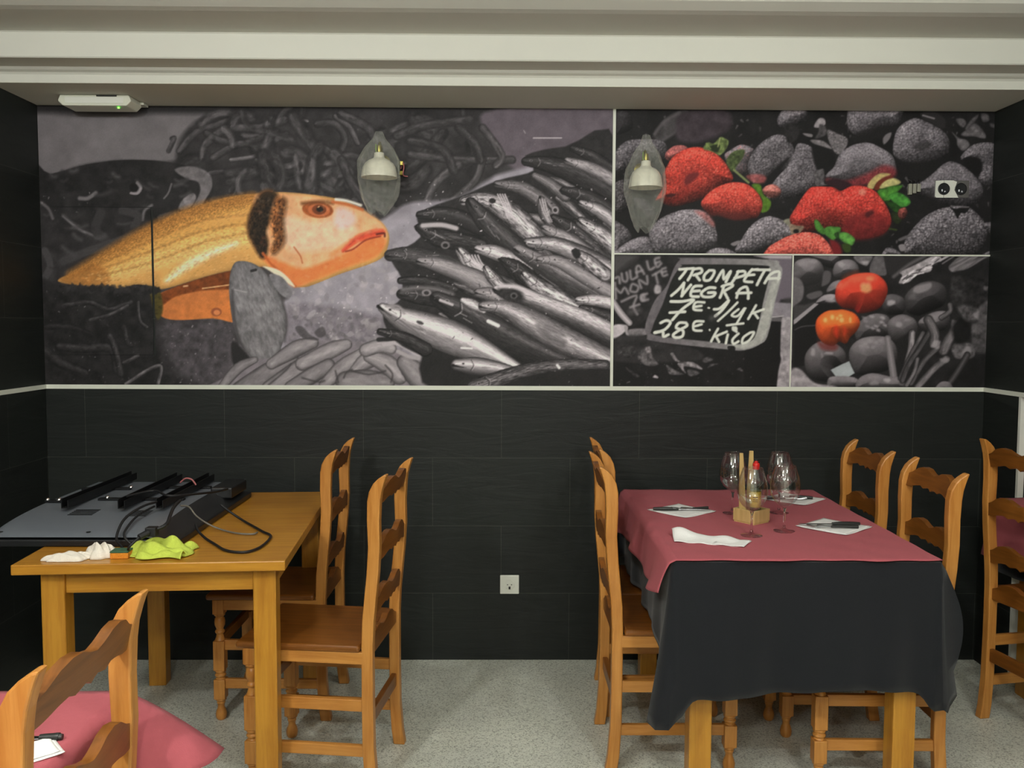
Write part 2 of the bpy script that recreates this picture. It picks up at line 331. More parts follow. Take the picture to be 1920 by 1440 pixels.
def ell(cx, cy, rx, ry, ang=0, wob=0, n=12, seed=0):
    r = np.random.RandomState(seed); a = np.radians(ang); o = []
    for i in range(n):
        t = 2*np.pi*i/n; q = 1+wob*(r.rand()-.5)*2
        x = rx*np.cos(t)*q; y = ry*np.sin(t)*q
        o.append((cx+x*np.cos(a)-y*np.sin(a), cy+x*np.sin(a)+y*np.cos(a)))
    return o
def tube(pts, stops, soft=1., noise=None, op=1., taper=None, k=0, sm=4, tip=0):
    """pts (x,y,half-width); stops [(q,grey or colour)...] across, q=-1 upper side"""
    P = np.array(tr(pts, CUR[0]), float); P[:, 2] *= CUR[0][2]
    if len(P) > 2: P = spline(P, False, sm)
    mx = P[:, 2].max(); bb = bbox(P, mx+3+soft)
    if bb is None: return
    sl, X, Y = bb
    best = np.full(X.shape, 1e9, np.float32); S = np.zeros_like(X); Rr = np.ones_like(X); Tt = np.zeros_like(X); L0 = 0
    for a, b in zip(P[:-1], P[1:]):
        ex, ey = b[0]-a[0], b[1]-a[1]; L = np.hypot(ex, ey)+1e-6; ex /= L; ey /= L
        t = np.clip((X-a[0])*ex+(Y-a[1])*ey, 0, L)
        dx = X-a[0]-t*ex; dy = Y-a[1]-t*ey; r = a[2]+(b[2]-a[2])*t/L
        d = np.hypot(dx, dy); q = d/np.maximum(r, .1); u = q < best
        s = np.where(-dx*ey+dy*ex < 0, -1., 1.)
        best = np.where(u, q, best); S = np.where(u, s*q, S); Rr = np.where(u, r, Rr); Tt = np.where(u, L0+t, Tt); L0 += L
    cq = np.array([s[0] for s in stops]); cc = np.array([asc(s[1]) for s in stops])
    col = np.stack([np.interp(S, cq, cc[:, i]) for i in range(3)], -1)
    if noise: col = col*(1+noise[2]*(fbm(Tt/noise[0]+k*7, S*mx/noise[1]+k*3+50, 3, k % 4)-.5)*2)[..., None]
    put(sl, col, ((1-best)*Rr/soft+.5)*op)
def line(pts, w, c, soft=1., op=1., sm=4):
    tube([(p[0], p[1], w) for p in pts], [(-1, c), (1, c)], soft, op=op, sm=sm)
SIL = [(-1, 35), (-.75, 85), (-.35, 165), (-.05, 215), (.3, 150), (.7, 110), (1, 45)]
MID = [(-1, 35), (-.6, 95), (-.1, 135), (.4, 105), (1, 40)]
DRK = [(-1, 22), (-.6, 50), (-.3, 72), (.1, 52), (.6, 40), (1, 22)]
LIL = [(-1, 60), (-.6, 135), (-.1, 165), (.4, 135), (1, 60)]
BRI = [(-1, 70), (-.6, 170), (-.1, 225), (.4, 190), (1, 70)]
TOPB = [(-1, 90), (-.7, 205), (-.2, 190), (.1, 110), (.5, 55), (1, 28)]
def fish(pts, st, k=0, amp=.35):
    tube(pts, st, 1.3, (9, 1.6, amp), k=k)
    (x0, y0, w0), (x1, y1, w1) = pts[0], pts[1]; L = math.hypot(x1-x0, y1-y0); dx, dy = (x1-x0)/L, (y1-y0)/L; w = max(w0, w1*.8)
    if w < 28: return
    def q(a, b): return (x0+dx*a-dy*b, y0+dy*a+dx*b)
    tube([q(-w*.5, w*.12)+(w*.22,), q(w*.5, w*.25)+(w*.1,), q(w*1.3, w*.3)+(w*.05,)], [(-1, 24), (1, 30)], 1.6, op=.7)          # mouth
    ex, ey = q(w*.85, -w*.22); fill(ell(ex, ey, w*.22, w*.18), 150, 1.6, op=.75); fill(ell(ex, ey, w*.13, w*.11), 22, 1.3, op=.9)
    line([q(w*1.9, -w*.75), q(w*2.25, -w*.1), q(w*1.95, w*.6)], w*.07, 38, 1.8, .7); line([q(w*2.05, -w*.7), q(w*2.42, -w*.1), q(w*2.1, w*.55)], w*.06, 205, 1.8, .45)
    rr = np.random.RandomState(k+90)
    for _ in range(9): a = w*(.3+6*rr.rand()); b = w*(rr.rand()-.6)*.9; line([q(a, b), q(a+w*(.3+.8*rr.rand()), b+w*.1*(rr.rand()-.5))], w*.04, 225 if rr.rand() < .5 else 40, 1.4, .4)
def specks(x0, y0, x1, y1, n, c, r0=.6, r1=2., op=.8, seed=0):
    r = np.random.RandomState(seed)
    for _ in range(n):
        x = x0+(x1-x0)*r.rand(); y = y0+(y1-y0)*r.rand(); w = r0+(r1-r0)*r.rand(); a = r.rand()*3.1; l = w*(1+2*r.rand())
        tube([(x, y, w), (x+l*np.cos(a), y+l*np.sin(a), w*.6)], [(-1, c), (1, c)], .8, op=op*r.rand())

def paint_fish():
    CLIP[0] = (GX0, GY0, 1152, 735)
    T(TR0)
    fill([(50, 180), (1160, 180), (1160, 740), (50, 740)], 62, sm=False, noise=(40, .25))
    fill([(40, 190), (400, 190), (420, 225), (350, 262), (330, 300), (230, 300), (150, 310), (95, 330), (40, 330)], 108, 6, noise=(30, .12))
    fill([(40, 185), (1160, 185), (1160, 212), (500, 214), (40, 212)], 38, 12, sm=False)
    # upper heap of squid and octopus
    fill([(330, 300), (345, 250), (420, 212), (700, 205), (900, 210), (960, 260), (945, 310), (880, 370), (760, 392), (600, 370), (400, 372), (330, 340)], 47, 10, noise=(22, .45))
    fill([(930, 205), (1160, 200), (1160, 330), (1000, 330), (945, 300), (905, 240)], (98, 89, 98), 8, noise=(18, .12))
    T(ZE)
    tubes = [([(180, 400), (330, 230), (560, 150), (700, 90)], 34, 78), ([(420, 330), (600, 200), (900, 190), (1120, 120)], 42, 88), ([(480, 460), (700, 340), (900, 330), (1050, 230)], 36, 80),
      ([(640, 480), (820, 455), (900, 420), (980, 415), (1060, 450)], 22, 105), ([(870, 480), (960, 540), (960, 640), (975, 740)], 22, 96), ([(1180, 380), (1270, 430), (1200, 520), (1110, 540)], 34, 100),
      ([(1080, 640), (1180, 660), (1280, 600), (1330, 500)], 34, 100), ([(1260, 130), (1250, 210), (1290, 250), (1350, 255)], 20, 118), ([(1330, 130), (1280, 120), (1260, 180)], 16, 120),
      ([(1380, 380), (1480, 380), (1560, 470), (1640, 620), (1740, 800)], 40, 84), ([(1440, 780), (1520, 720), (1560, 640)], 52, 108), ([(1580, 90), (1700, 180), (1780, 330)], 28, 92),
      ([(450, 600), (600, 590), (680, 680), (660, 800)], 24, 72), ([(1000, 330), (1080, 280), (1140, 250)], 30, 95), ([(1420, 160), (1560, 150), (1660, 260), (1640, 380)], 36, 72), ([(1370, 440), (1390, 560), (1340, 650)], 40, 82),
      ([(80, 400), (130, 290), (110, 290)], 22, 76), ([(640, 760), (720, 640), (880, 560)], 30, 62), ([(420, 240), (520, 300), (620, 320)], 34, 74)]
    for i, (p, w, g) in enumerate(tubes):
        tube([(x, y, w) for x, y in p], [(-1, 36), (-.5, g), (0, g*.95), (.6, g*.65), (1, 32)], 2.2, (12, 5, .3), op=.85, k=i)
    T(TR0); rr = np.random.RandomState(14)
    for i in range(85):
        x = 320+620*rr.rand(); y = 208+180*rr.rand()
        if x < 430 and y < 290 or x < 350 or x > 900 or y > 300+.0*x and x > 760: continue
        a = rr.rand()*6.28; w = 6+9*rr.rand(); l = 18+30*rr.rand(); b_ = (rr.rand()-.5)*2.6; g = 48+45*rr.rand()
        q = [(x, y)]
        for _ in range(3): q.append((q[-1][0]+l*.6*math_cos(a), q[-1][1]+l*.6*math_sin(a))); a += b_*.6
        tube([(u, v, w) for u, v in q], [(-1, 34), (-.5, g), (.1, g*.85), (.7, g*.5), (1, 30)], 5, (12, 5, .4), op=.5, k=i % 4)
    for i, (p, w, g) in enumerate([([(640, 215), (690, 240), (710, 280)], 9, 80), ([(745, 255), (800, 235), (880, 225)], 9, 74), ([(750, 330), (790, 300), (830, 250)], 12, 62), ([(770, 290), (860, 300), (960, 300)], 8, 78),
          ([(800, 380), (820, 340), (860, 310)], 9, 95), ([(850, 375), (890, 340), (905, 300)], 8, 85), ([(640, 300), (660, 345), (690, 385)], 9, 78), ([(905, 240), (940, 290), (930, 310)], 8, 90), ([(770, 265), (830, 280), (850, 320)], 9, 68), ([(860, 240), (890, 270), (900, 300)], 9, 70)]):
        tube([(x, y, w) for x, y in p], [(-1, 38), (-.4, g), (.5, g*.7), (1, 34)], 2.5, (10, 4, .35), op=.8, k=i)
    line([(1000, 259), (1053, 259)], .9, 190, 1.2); line([(982, 245), (985, 250)], .8, 150)
    specks(640, 215, 1140, 330, 25, 130, .4, .9, .6, 3)
    # dark tuna head at the left
    fill([(60, 318), (95, 326), (160, 309), (230, 300), (310, 303), (380, 320), (400, 345), (396, 372), (375, 392), (300, 402), (290, 430), (180, 500), (115, 530), (60, 540)], 34, 2, noise=(16, .35), c2=(48, 200, 380, 150, 520))
    fill([(328, 318), (360, 312), (392, 325), (398, 350), (385, 375), (372, 392), (362, 388), (375, 362), (372, 342), (350, 335)], 105, 3, noise=(8, .25))
    fill([(335, 392), (345, 372), (362, 362), (368, 372), (356, 390)], 115, 2.5, noise=(6, .3))
    line([(322, 345), (316, 362), (308, 372)], 1.6, 95, 1.5)
    tube([(258, 343, 3.4), (264, 352, 3.4), (258, 362, 3.2), (246, 362, 2.5)], [(-1, 120), (0, 150), (1, 80)], 1.2)
    fill(ell(251, 352, 8, 8), 22, 2)
    for p, w, g in [([(120, 405), (150, 430), (185, 446)], 3, 110), ([(118, 402), (140, 418), (165, 432)], 2, 60), ([(150, 372), (165, 372), (180, 362)], 4, 105), ([(78, 380), (92, 392), (100, 410)], 3, 90), ([(268, 412), (272, 395), (285, 385)], 3, 100),
          ([(230, 395), (260, 405), (250, 430)], 8, 56), ([(190, 400), (180, 430), (200, 450)], 9, 52), ([(85, 470), (95, 500), (78, 530)], 7, 66), ([(120, 490), (170, 470), (260, 440)], 8, 60)]:
        line(p, w, g, 2.5, .75)
    specks(80, 360, 190, 400, 18, 150, .4, 1.3, .7, 5); r = np.random.RandomState(19)
    for i in range(70):
        x = 78+300*r.rand(); y = 320+200*r.rand()
        if y > 540-(x-60)*.5: continue
        a = -.5+1.2*r.rand(); l = 8+22*r.rand(); line([(x, y), (x+l*.5*math_cos(a), y+l*.5*math_sin(a)+2), (x+l*math_cos(a), y+l*math_sin(a))], 1.5+4*r.rand(), 34+50*r.rand(), 4, .5)
    # crushed ice
    fill([(560, 480), (700, 420), (735, 400), (770, 380), (860, 370), (960, 320), (1150, 330), (1150, 740), (380, 740), (420, 620), (540, 560), (520, 520)], (152, 146, 157), 8, noise=(26, .16))
    fill([(540, 570), (700, 590), (730, 600), (740, 650), (600, 670), (540, 660)], (118, 111, 120), 10, noise=(10, .3), op=.8)
    r = np.random.RandomState(4)
    for i in range(210):
        x = 545+200*r.rand(); y = 400+265*r.rand()
        if y < 540-(x-545)*.55: continue
        g = 115+90*r.rand(); w = 3+9*r.rand()
        fill(ell(x, y, w, w*.6, r.rand()*180, .35, 7, i), g, 2., op=.35)
    specks(560, 520, 760, 665, 90, 215, .4, 1.3, .8, 9)
    r = np.random.RandomState(44)
    for i in range(260):
        x = 300+460*r.rand(); y = 590+80*r.rand()
        if x < 540 and r.rand() < .4: continue
        fill(ell(x, y, 2+6*r.rand(), 2+4*r.rand(), r.rand()*180, .4, 7, i), 70+100*r.rand(), 1.5, op=.35)
    # bottom left: dark ice, tentacles
    fill([(55, 530), (120, 535), (250, 530), (300, 545), (310, 590), (380, 600), (440, 600), (450, 640), (430, 700), (420, 740), (55, 740)], 33, 6, noise=(14, .5))
    fill([(300, 600), (380, 597), (440, 590), (450, 690), (420, 735), (330, 700)], (80, 75, 80), 30, noise=(9, .4), op=.8)
    T(Z3)
    for p, w, g in [([(180, 520), (330, 500), (430, 540), (560, 500)], 16, 62), ([(330, 600), (440, 570), (540, 520)], 12, 75), ([(160, 750), (300, 760), (450, 760), (480, 880)], 26, 58), ([(440, 690), (470, 760), (500, 900)], 20, 62),
          ([(530, 960), (620, 900), (700, 860), (730, 870), (710, 960)], 13, 105), ([(520, 840), (560, 820), (600, 800)], 14, 80), ([(600, 500), (610, 600), (650, 640)], 10, 80), ([(70, 770), (160, 840), (300, 900)], 30, 52), ([(520, 640), (540, 720), (560, 740)], 16, 58), ([(80, 640), (220, 640), (330, 680)], 18, 46)]:
        tube([(x, y, w) for x, y in p], [(-1, 28), (-.3, g), (.5, g*.6), (1, 25)], 2., (8, 4, .4), op=.85, k=w)
    T(TR0)
    specks(80, 545, 300, 720, 60, 110, .4, 1.2, .8, 11); specks(300, 600, 450, 720, 110, 140, .4, 1.3, .7, 12)
    # second orange fish
    fill([(293, 560), (305, 548), (360, 530), (430, 512), (450, 520), (450, 600), (400, 597), (330, 600), (300, 590)], (208, 122, 62), 2, noise=(8, .12), c2=((196, 116, 62), 380, 600, 360, 560))
    fill([(300, 552), (360, 527), (430, 508), (445, 512), (440, 540), (380, 545), (330, 556), (305, 572)], (120, 62, 28), 3, noise=(7, .3))
    line([(380, 541), (432, 534)], 1., (225, 170, 120), 1); line([(345, 537), (352, 536)], 1.5, (210, 160, 120))
    fill(ell(406, 585, 10, 8, 0), (150, 80, 50), 2); fill(ell(407, 586, 6, 5, 0), (210, 130, 80), 1.5)
    fill([(280, 530), (300, 545), (306, 580), (296, 600), (286, 570)], (70, 62, 28), 4, noise=(6, .4))
    # orange fish
    out = tr([(335, 1120), (420, 1080), (520, 1030), (640, 950), (760, 880), (860, 820), (1000, 750), (1140, 700), (1300, 655), (1440, 640), (1600, 632), (1750, 645)], Z1) + \
          tr([(100, 545), (220, 565), (330, 605), (420, 660), (490, 710), (525, 775), (520, 840), (490, 905), (400, 950), (250, 1000), (100, 1060), (30, 1080)], Z2) + \
          tr([(1640, 1155), (1570, 1090), (1480, 1050), (1300, 1072), (1150, 1108), (930, 1175), (870, 1160), (760, 1150), (680, 1172), (480, 1160), (350, 1140)], Z1)
    T(TR0)
    fill(out, (222, 166, 96), 1.6, rim=(6, .25), noise=(26, .12))
    T(Z1)
    # back, flank, belly bands along the body
    tube([(400, 1095, 26), (640, 975, 50), (860, 860, 60), (1140, 745, 60), (1420, 680, 50)], [(-1, (150, 100, 48)), (0, (176, 122, 62)), (1, (214, 158, 84))], 10, (2.2, 1.6, .38), op=.75)
    tube([(560, 1110, 40), (860, 990, 80), (1140, 900, 90), (1400, 860, 80)], [(-1, (206, 150, 78)), (0, (232, 182, 108)), (1, (236, 190, 120))], 10, (4, 3, .22), op=.6, k=2)
    for o in (0, 60, 125):
        tube([(560, 1040+o*.5, 6), (860, 900+o, 8), (1140, 790+o, 8), (1400, 760+o*.8, 6)], [(-1, (150, 98, 50)), (1, (165, 112, 58))], 4, (4, 3, .5), op=.42, k=3)
    tube([(940, 1130, 20), (1060, 1040, 34), (1200, 970, 30), (1330, 920, 22)], [(-1, (240, 200, 140)), (0, (255, 232, 186)), (1, (236, 186, 130))], 8, (5, 3, .3), op=.75)
    fill([(340, 1120), (420, 1085), (540, 1035), (620, 1100), (600, 1160), (400, 1150)], (148, 92, 42), 8, noise=(6, .35), op=.6)
    r = np.random.RandomState(21)
    for i in range(520):    # scales
        u = r.rand(); x = 480+930*u; yt = np.interp(x, [480, 640, 860, 1140, 1420], [1060, 960, 825, 705, 650]); yb = np.interp(x, [480, 680, 930, 1150, 1420], [1150, 1160, 1160, 1090, 1030])
        v = r.rand(); y = yt+(yb-yt)*v
        line([(x, y), (x+9, y-3)], 2.2, (130, 84, 40) if v < .45 or r.rand() < .4 else (250, 214, 150), 1., .28)
    # head
    fill([(1440, 650), (1600, 640), (1760, 655), (1900, 690), (2060, 740), (2160, 820), (2170, 900), (2100, 980), (1900, 1040), (1720, 1140), (1660, 1150), (1560, 1060), (1480, 960), (1440, 830)], (232, 172, 128), 8, noise=(16, .16), op=.95)
    fill([(1600, 760), (1760, 800), (1880, 780), (2010, 830), (1960, 920), (1800, 960), (1640, 960), (1580, 860)], (238, 200, 172), 14, noise=(10, .15), op=.8)
    fill([(1900, 720), (1980, 740), (2000, 800), (1920, 840), (1880, 800)], (226, 200, 200), 10, op=.8)
    fill([(1460, 980), (1560, 1010), (1700, 1060), (1860, 1010), (2000, 940), (2100, 870), (2170, 900), (2120, 990), (1960, 1050), (1760, 1130), (1650, 1160), (1540, 1070)], (226, 124, 66), 8, noise=(12, .12), op=.92)
    line([(1870, 985), (1950, 925), (2020, 880)], 16, (236, 150, 96), 5, .6)
    tube([(1930, 960, 12), (2010, 895, 22), (2110, 862, 26), (2150, 855, 20)], [(-1, (232, 130, 90)), (0, (212, 74, 52)), (1, (222, 100, 62))], 3, (9, 4, .15))
    line([(1945, 965), (1990, 950), (2060, 900), (2140, 880)], 5, (150, 52, 34), 2, .8)
    line([(2120, 868), (2160, 862), (2165, 880)], 5, (90, 30, 22), 2.5)
    # dark band behind the head
    tube([(1510, 680, 66), (1465, 770, 66), (1445, 850, 56), (1470, 930, 44), (1478, 985, 22)], [(-1, (56, 40, 22)), (-.5, (34, 26, 18)), (.6, (46, 34, 22)), (1, (84, 54, 30))], 7, (4, 3, .8), op=.95)
    tube([(1580, 690, 40), (1560, 800, 44), (1570, 900, 40), (1540, 960, 26)], [(-1, (74, 46, 24)), (.3, (120, 74, 40)), (1, (190, 120, 70))], 8, (4, 3, .8), op=.72)
    line([(1480, 975), (1530, 1040), (1600, 1100), (1660, 1160)], 8, (190, 96, 50), 3, .8)
    line([(1655, 940), (1690, 990), (1702, 1030)], 4, (180, 90, 50), 2, .8)
    fill([(1480, 1048), (1560, 1065), (1620, 1110), (1660, 1165), (1600, 1130), (1520, 1075)], (236, 214, 190), 2.5)
    # eye
    fill(ell(1788, 730, 88, 46, 6), (158, 82, 40), 3, noise=(5, .25)); fill(ell(1795, 732, 62, 36, 4), (190, 104, 62), 2.5)
    fill(ell(1796, 730, 40, 28, 4), (110, 56, 30), 2); fill(ell(1800, 728, 20, 15), (28, 20, 14), 1.5); line([(1790, 716), (1796, 712)], 3, (210, 160, 120))
    line([(1700, 696), (1790, 686), (1870, 692)], 12, (110, 66, 34), 5, .7)
    line([(1870, 686), (1960, 702), (2040, 730)], 9, (196, 106, 60), 3, .8)
    line([(1890, 672), (1950, 680), (2030, 705)], 8, (235, 225, 212), 3, .9)
    r = np.random.RandomState(31)
    T(TR0)
    for i in range(130):    # ragged dark ice over the underside of the tail
        x = 105+195*r.rand(); y = 536+9*r.rand()+.02*(x-110); fill(ell(x, y, 3+6*r.rand(), 2+4*r.rand(), r.rand()*180, .4, 7, i), 26+30*r.rand(), 2., op=.7)
    for i in range(200): x = 480+230*r.rand(); y = 372+150*r.rand(); fill(ell(x, y, 1.5+5*r.rand(), 1+3*r.rand(), r.rand()*180, .3, 7, i), (200, 104, 66) if r.rand() < .5 else (252, 216, 184), 2.5, op=.12 if (y > 372+(x-600)*.3 and y < 530-(x-560)*.25) else 0)
    # small grey fish
    T(TR0)
    fill([(436, 500), (446, 490), (470, 492), (492, 505), (512, 530), (528, 560), (537, 590), (538, 620), (528, 650), (520, 680), (500, 690), (484, 692), (470, 668), (448, 640), (436, 600), (430, 550), (431, 520)], (122, 119, 123), 1.6, rim=(5, .3), noise=(14, .22), streak=(70, 9, 3, .2))
    fill([(505, 515), (530, 520), (548, 548), (540, 560), (520, 545)], (120, 117, 122), 2, noise=(8, .2))
    line([(436, 545), (440, 600), (452, 645), (476, 680)], 3, 60, 4, .6); line([(472, 508), (480, 506)], 2.6, 45, 1.5); line([(440, 543), (462, 548)], 1.2, 165, 1.5, .7); line([(530, 560), (538, 600), (534, 640)], 2.5, 75, 3, .5)
    fill([(436, 640), (470, 672), (480, 700), (470, 705), (440, 690)], 36, 4)
    # pale squid along the bottom
    T(ZF)
    fill([(0, 700), (100, 560), (250, 440), (500, 420), (640, 320), (900, 300), (1250, 340), (1450, 420), (1600, 520), (1700, 640), (1700, 700)], (122, 115, 122), 3, noise=(12, .15))
    sq = [([(60, 640, 30), (180, 500, 40), (300, 440, 24)], 120), ([(200, 660, 70), (400, 540, 80), (560, 450, 60)], 116), ([(420, 470, 40), (600, 360, 60), (720, 320, 40)], 132), ([(400, 640, 50), (620, 520, 80), (760, 420, 50)], 126), ([(640, 470, 50), (850, 370, 60), (960, 330, 40)], 140),
          ([(560, 640, 50), (700, 560, 60), (830, 480, 50)], 122), ([(800, 620, 40), (930, 500, 62), (1060, 400, 40)], 134), ([(1010, 520, 30), (1100, 450, 60), (1200, 420, 50)], 140), ([(960, 600, 80), (1120, 600, 90), (1260, 600, 50)], 128),
          ([(1120, 420, 40), (1250, 470, 70), (1340, 560, 60)], 145), ([(1380, 460, 60), (1480, 560, 90), (1600, 640, 80)], 132), ([(1100, 370, 50), (1200, 340, 50), (1280, 360, 40)], 150)]
    for i, (p, g) in enumerate(sq): tube(p, [(-1, g*.5), (-.7, g*.95), (0, g*1.12), (.6, g*.9), (1, g*.45)], 1.8, (14, 6, .16), k=i)
    for p in [[(1000, 520), (1120, 545), (1240, 520)], [(640, 570), (760, 600), (800, 590)], [(400, 620), (520, 520), (560, 470)], [(880, 520), (900, 600)], [(1240, 480), (1290, 540), (1280, 600)], [(940, 570), (960, 530), (1000, 510)]]: line(p, 6, 58, 3, .8)
    for p, g in [([(1230, 330), (1320, 320), (1420, 370), (1480, 410)], 175), ([(1330, 380), (1420, 420), (1500, 430)], 160)]: line(p, 14, g, 2.5)
    line([(1190, 240), (1240, 235), (1350, 230)], 14, 42, 2.5); line([(1190, 295), (1260, 290), (1340, 285)], 16, 38, 2.5); line([(1240, 268), (1300, 255), (1350, 250)], 7, 165, 2)
    fill([(590, 210), (640, 200), (700, 260), (760, 290), (740, 300), (640, 280)], 62, 3, op=.7); fill([(730, 240), (790, 200), (810, 260), (760, 280)], 60, 3, op=.7)
    # heap of hake at the right
    T(TR0)
    fill([(985, 292), (1060, 275), (1160, 275), (1160, 740), (885, 740), (840, 700), (800, 672), (742, 640), (718, 590), (752, 560), (752, 520), (735, 482), (788, 445), (786, 400), (870, 366), (935, 338), (1000, 320)], 40, 3, noise=(10, .3))
    rr = np.random.RandomState(66)
    for i in range(75):
        x = 760+390*rr.rand(); y = 330+330*rr.rand()
        if y < 620-(x-700)*.9 or y > 560+(x-740)*.42: continue
        l = 30+50*rr.rand(); a = .35+.35*rr.rand(); g = 50+60*rr.rand()
        tube([(x, y, 5), (x+l*.5*math_cos(a), y+l*.5*math_sin(a)-2, 9+4*rr.rand()), (x+l*math_cos(a), y+l*math_sin(a), 9)], [(-1, 22), (-.5, g), (-.1, g*1.5), (.4, g*.7), (1, 24)], 1.6, (9, 2, .6), op=.9, k=i % 4)
    T(Z2)
    fish([(1590, 275, 18), (1700, 320, 36), (1850, 420, 40)], DRK, 1)
    fish([(1318, 350, 26), (1420, 360, 44), (1560, 400, 62), (1700, 470, 66), (1860, 560, 60)], DRK, 2)
    fish([(1560, 345, 20), (1700, 390, 36), (1850, 470, 40)], LIL, 3)
    fish([(1370, 430, 20), (1460, 480, 34), (1550, 550, 36)], MID, 4)
    fish([(1150, 480, 20), (1290, 500, 40), (1420, 580, 46), (1480, 640, 40)], MID, 5)
    fish([(1540, 520, 24), (1680, 560, 50), (1860, 680, 60)], DRK, 6); fish([(1640, 590, 20), (1740, 630, 40), (1860, 720, 44)], SIL, 7)
    fish([(960, 580, 30), (1080, 570, 46), (1220, 640, 66), (1330, 740, 66), (1400, 820, 50)], SIL, 8, .8)
    fish([(1410, 570, 20), (1440, 660, 44), (1560, 780, 50)], MID, 9, .7)
    fish([(1480, 680, 26), (1600, 760, 60), (1740, 880, 60), (1860, 1000, 60)], DRK, 10, .6)
    fish([(1640, 700, 30), (1740, 760, 50), (1860, 860, 54)], SIL, 11, .8)
    fish([(1430, 740, 26), (1560, 800, 40), (1700, 900, 44)], LIL, 12)
    fish([(1330, 820, 28), (1480, 830, 46), (1660, 900, 56), (1860, 1010, 60)], SIL, 13)
    fish([(704, 660, 24), (820, 655, 44), (940, 680, 50), (1060, 740, 46)], DRK, 14, .2)
    fish([(1000, 590, 34), (1080, 690, 60), (1180, 780, 64), (1300, 880, 50)], [(-1, 30), (-.6, 60), (-.2, 92), (.2, 62), (1, 30)], 15)
    for q in range(4): line([(1155+q*14, 540), (1190+q*12, 610), (1215+q*10, 680)], 4, 205, 1.5, .8)
    for q in range(3): line([(1400+q*14, 570), (1420+q*12, 640), (1450+q*10, 700)], 4, 195, 1.5, .7)
    fill(ell(1490, 632, 20, 22), 150, 2); fill(ell(1490, 632, 11, 12), 40, 1.5); fill(ell(1125, 578, 20, 16), 40, 2)
    fish([(700, 735, 26), (800, 790, 54), (920, 810, 56), (1060, 840, 50)], DRK, 16, .6); line([(720, 722), (830, 718), (915, 738)], 14, 178, 3, .85)
    fill(ell(852, 835, 26, 22), 110, 2); fill(ell(852, 837, 15, 12), 28, 2)
    T(Z4)
    fish([(325, 352, 40), (450, 350, 58), (640, 390, 70), (820, 450, 60)], [(-1, 36), (-.6, 62), (0, 84), (.5, 62), (1, 34)], 17)
    fish([(910, 310, 26), (1020, 330, 48), (1160, 390, 46), (1260, 430, 30)], BRI, 18)
    fish([(790, 320, 30), (860, 400, 54), (960, 470, 50), (1040, 520, 40)], SIL, 19, .9)
    for q in range(4): line([(850+q*20, 350), (880+q*18, 400), (930+q*14, 440)], 5, 215, 1.5, .7)
    fish([(525, 390, 26), (640, 410, 50), (800, 470, 60), (940, 540, 74), (1040, 640, 60)], LIL, 20, .2)
    fish([(395, 520, 24), (520, 520, 32), (660, 550, 34), (760, 580, 24)], DRK, 21, .5)
    fish([(1180, 320, 40), (1320, 400, 60), (1500, 500, 80), (1700, 600, 90), (1860, 660, 90)], [(-1, 80), (-.6, 150), (-.2, 140), (.1, 80), (.5, 60), (1, 40)], 22)
    fish([(1320, 380, 24), (1440, 390, 40), (1600, 480, 50), (1800, 600, 50)], LIL, 23, .2)
    fish([(1560, 330, 26), (1640, 390, 50), (1760, 480, 50)], SIL, 24, .9); fill(ell(1568, 340, 26, 34, -20), 34, 3)
    fish([(965, 440, 24), (1010, 500, 44), (1080, 570, 40)], SIL, 25, .9)
    fish([(1075, 385, 24), (1160, 440, 60), (1280, 540, 70), (1380, 600, 60)], DRK, 26, .8)
    fish([(1220, 480, 30), (1320, 560, 54), (1460, 640, 60), (1600, 720, 46)], SIL, 27, .9)
    fish([(915, 600, 30), (1000, 610, 46), (1100, 660, 40)], LIL, 28, .2)
    fish([(1580, 650, 24), (1700, 650, 40), (1860, 680, 44)], BRI, 29); fish([(1600, 700, 20), (1720, 740, 40), (1860, 790, 44)], DRK, 30)
    fish([(1040, 580, 30), (1150, 610, 60), (1350, 690, 72), (1600, 790, 80), (1860, 920, 80)], TOPB, 31)
    fill(ell(1130, 610, 90, 54, 20), 46, 10, noise=(5, .4)); fill(ell(1150, 620, 24, 20), 90, 2); fill(ell(1150, 622, 14, 12), 25, 2); line([(1060, 555), (1180, 565), (1290, 620)], 16, 200, 4, .8)
    fish([(400, 610, 34), (500, 620, 56), (640, 640, 60), (780, 690, 50)], DRK, 32, .5); line([(410, 580), (500, 568), (620, 575), (740, 610)], 16, 105, 5, .8)
    fill(ell(568, 600, 32, 22, 0), 135, 2.5); fill(ell(568, 602, 18, 13), 50, 2)
    fish([(640, 640, 50), (850, 760, 95), (1080, 900, 110), (1350, 1020, 80), (1560, 1090, 40)], [(-1, 34), (-.7, 62), (-.4, 95), (-.2, 60), (.3, 42), (1, 28)], 33, .35)
    fish([(810, 650, 20), (880, 680, 34), (950, 720, 20)], BRI, 34)
    line([(980, 790), (1045, 820)], 12, 235, 2); line([(660, 650), (740, 680)], 9, 190, 2.5)
    fish([(945, 690, 34), (1080, 700, 52), (1250, 790, 84), (1450, 900, 92), (1650, 990, 80), (1860, 1090, 70)], [(-1, 60), (-.7, 110), (-.35, 150), (-.1, 225), (.15, 160), (.5, 120), (1, 45)], 35)
    fill([(1300, 800), (1420, 840), (1500, 920), (1460, 950), (1340, 880)], 60, 8, op=.5)
    fill([(560, 960), (700, 1000), (950, 1060), (1200, 1130), (1500, 1080), (1800, 1110), (1800, 1260), (640, 1260)], 34, 5, noise=(20, .2))
    fish([(275, 700, 32), (400, 770, 74), (560, 830, 100), (740, 900, 112), (900, 970, 90), (1180, 1110, 40)], [(-1, 50), (-.8, 120), (-.45, 225), (-.1, 235), (.15, 150), (.6, 125), (1, 60)], 36, .22)
    for q in range(3): line([(285+q*8, 720+q*10), (400, 790+q*22), (520, 880+q*14)], 5, 95, 2, .6)
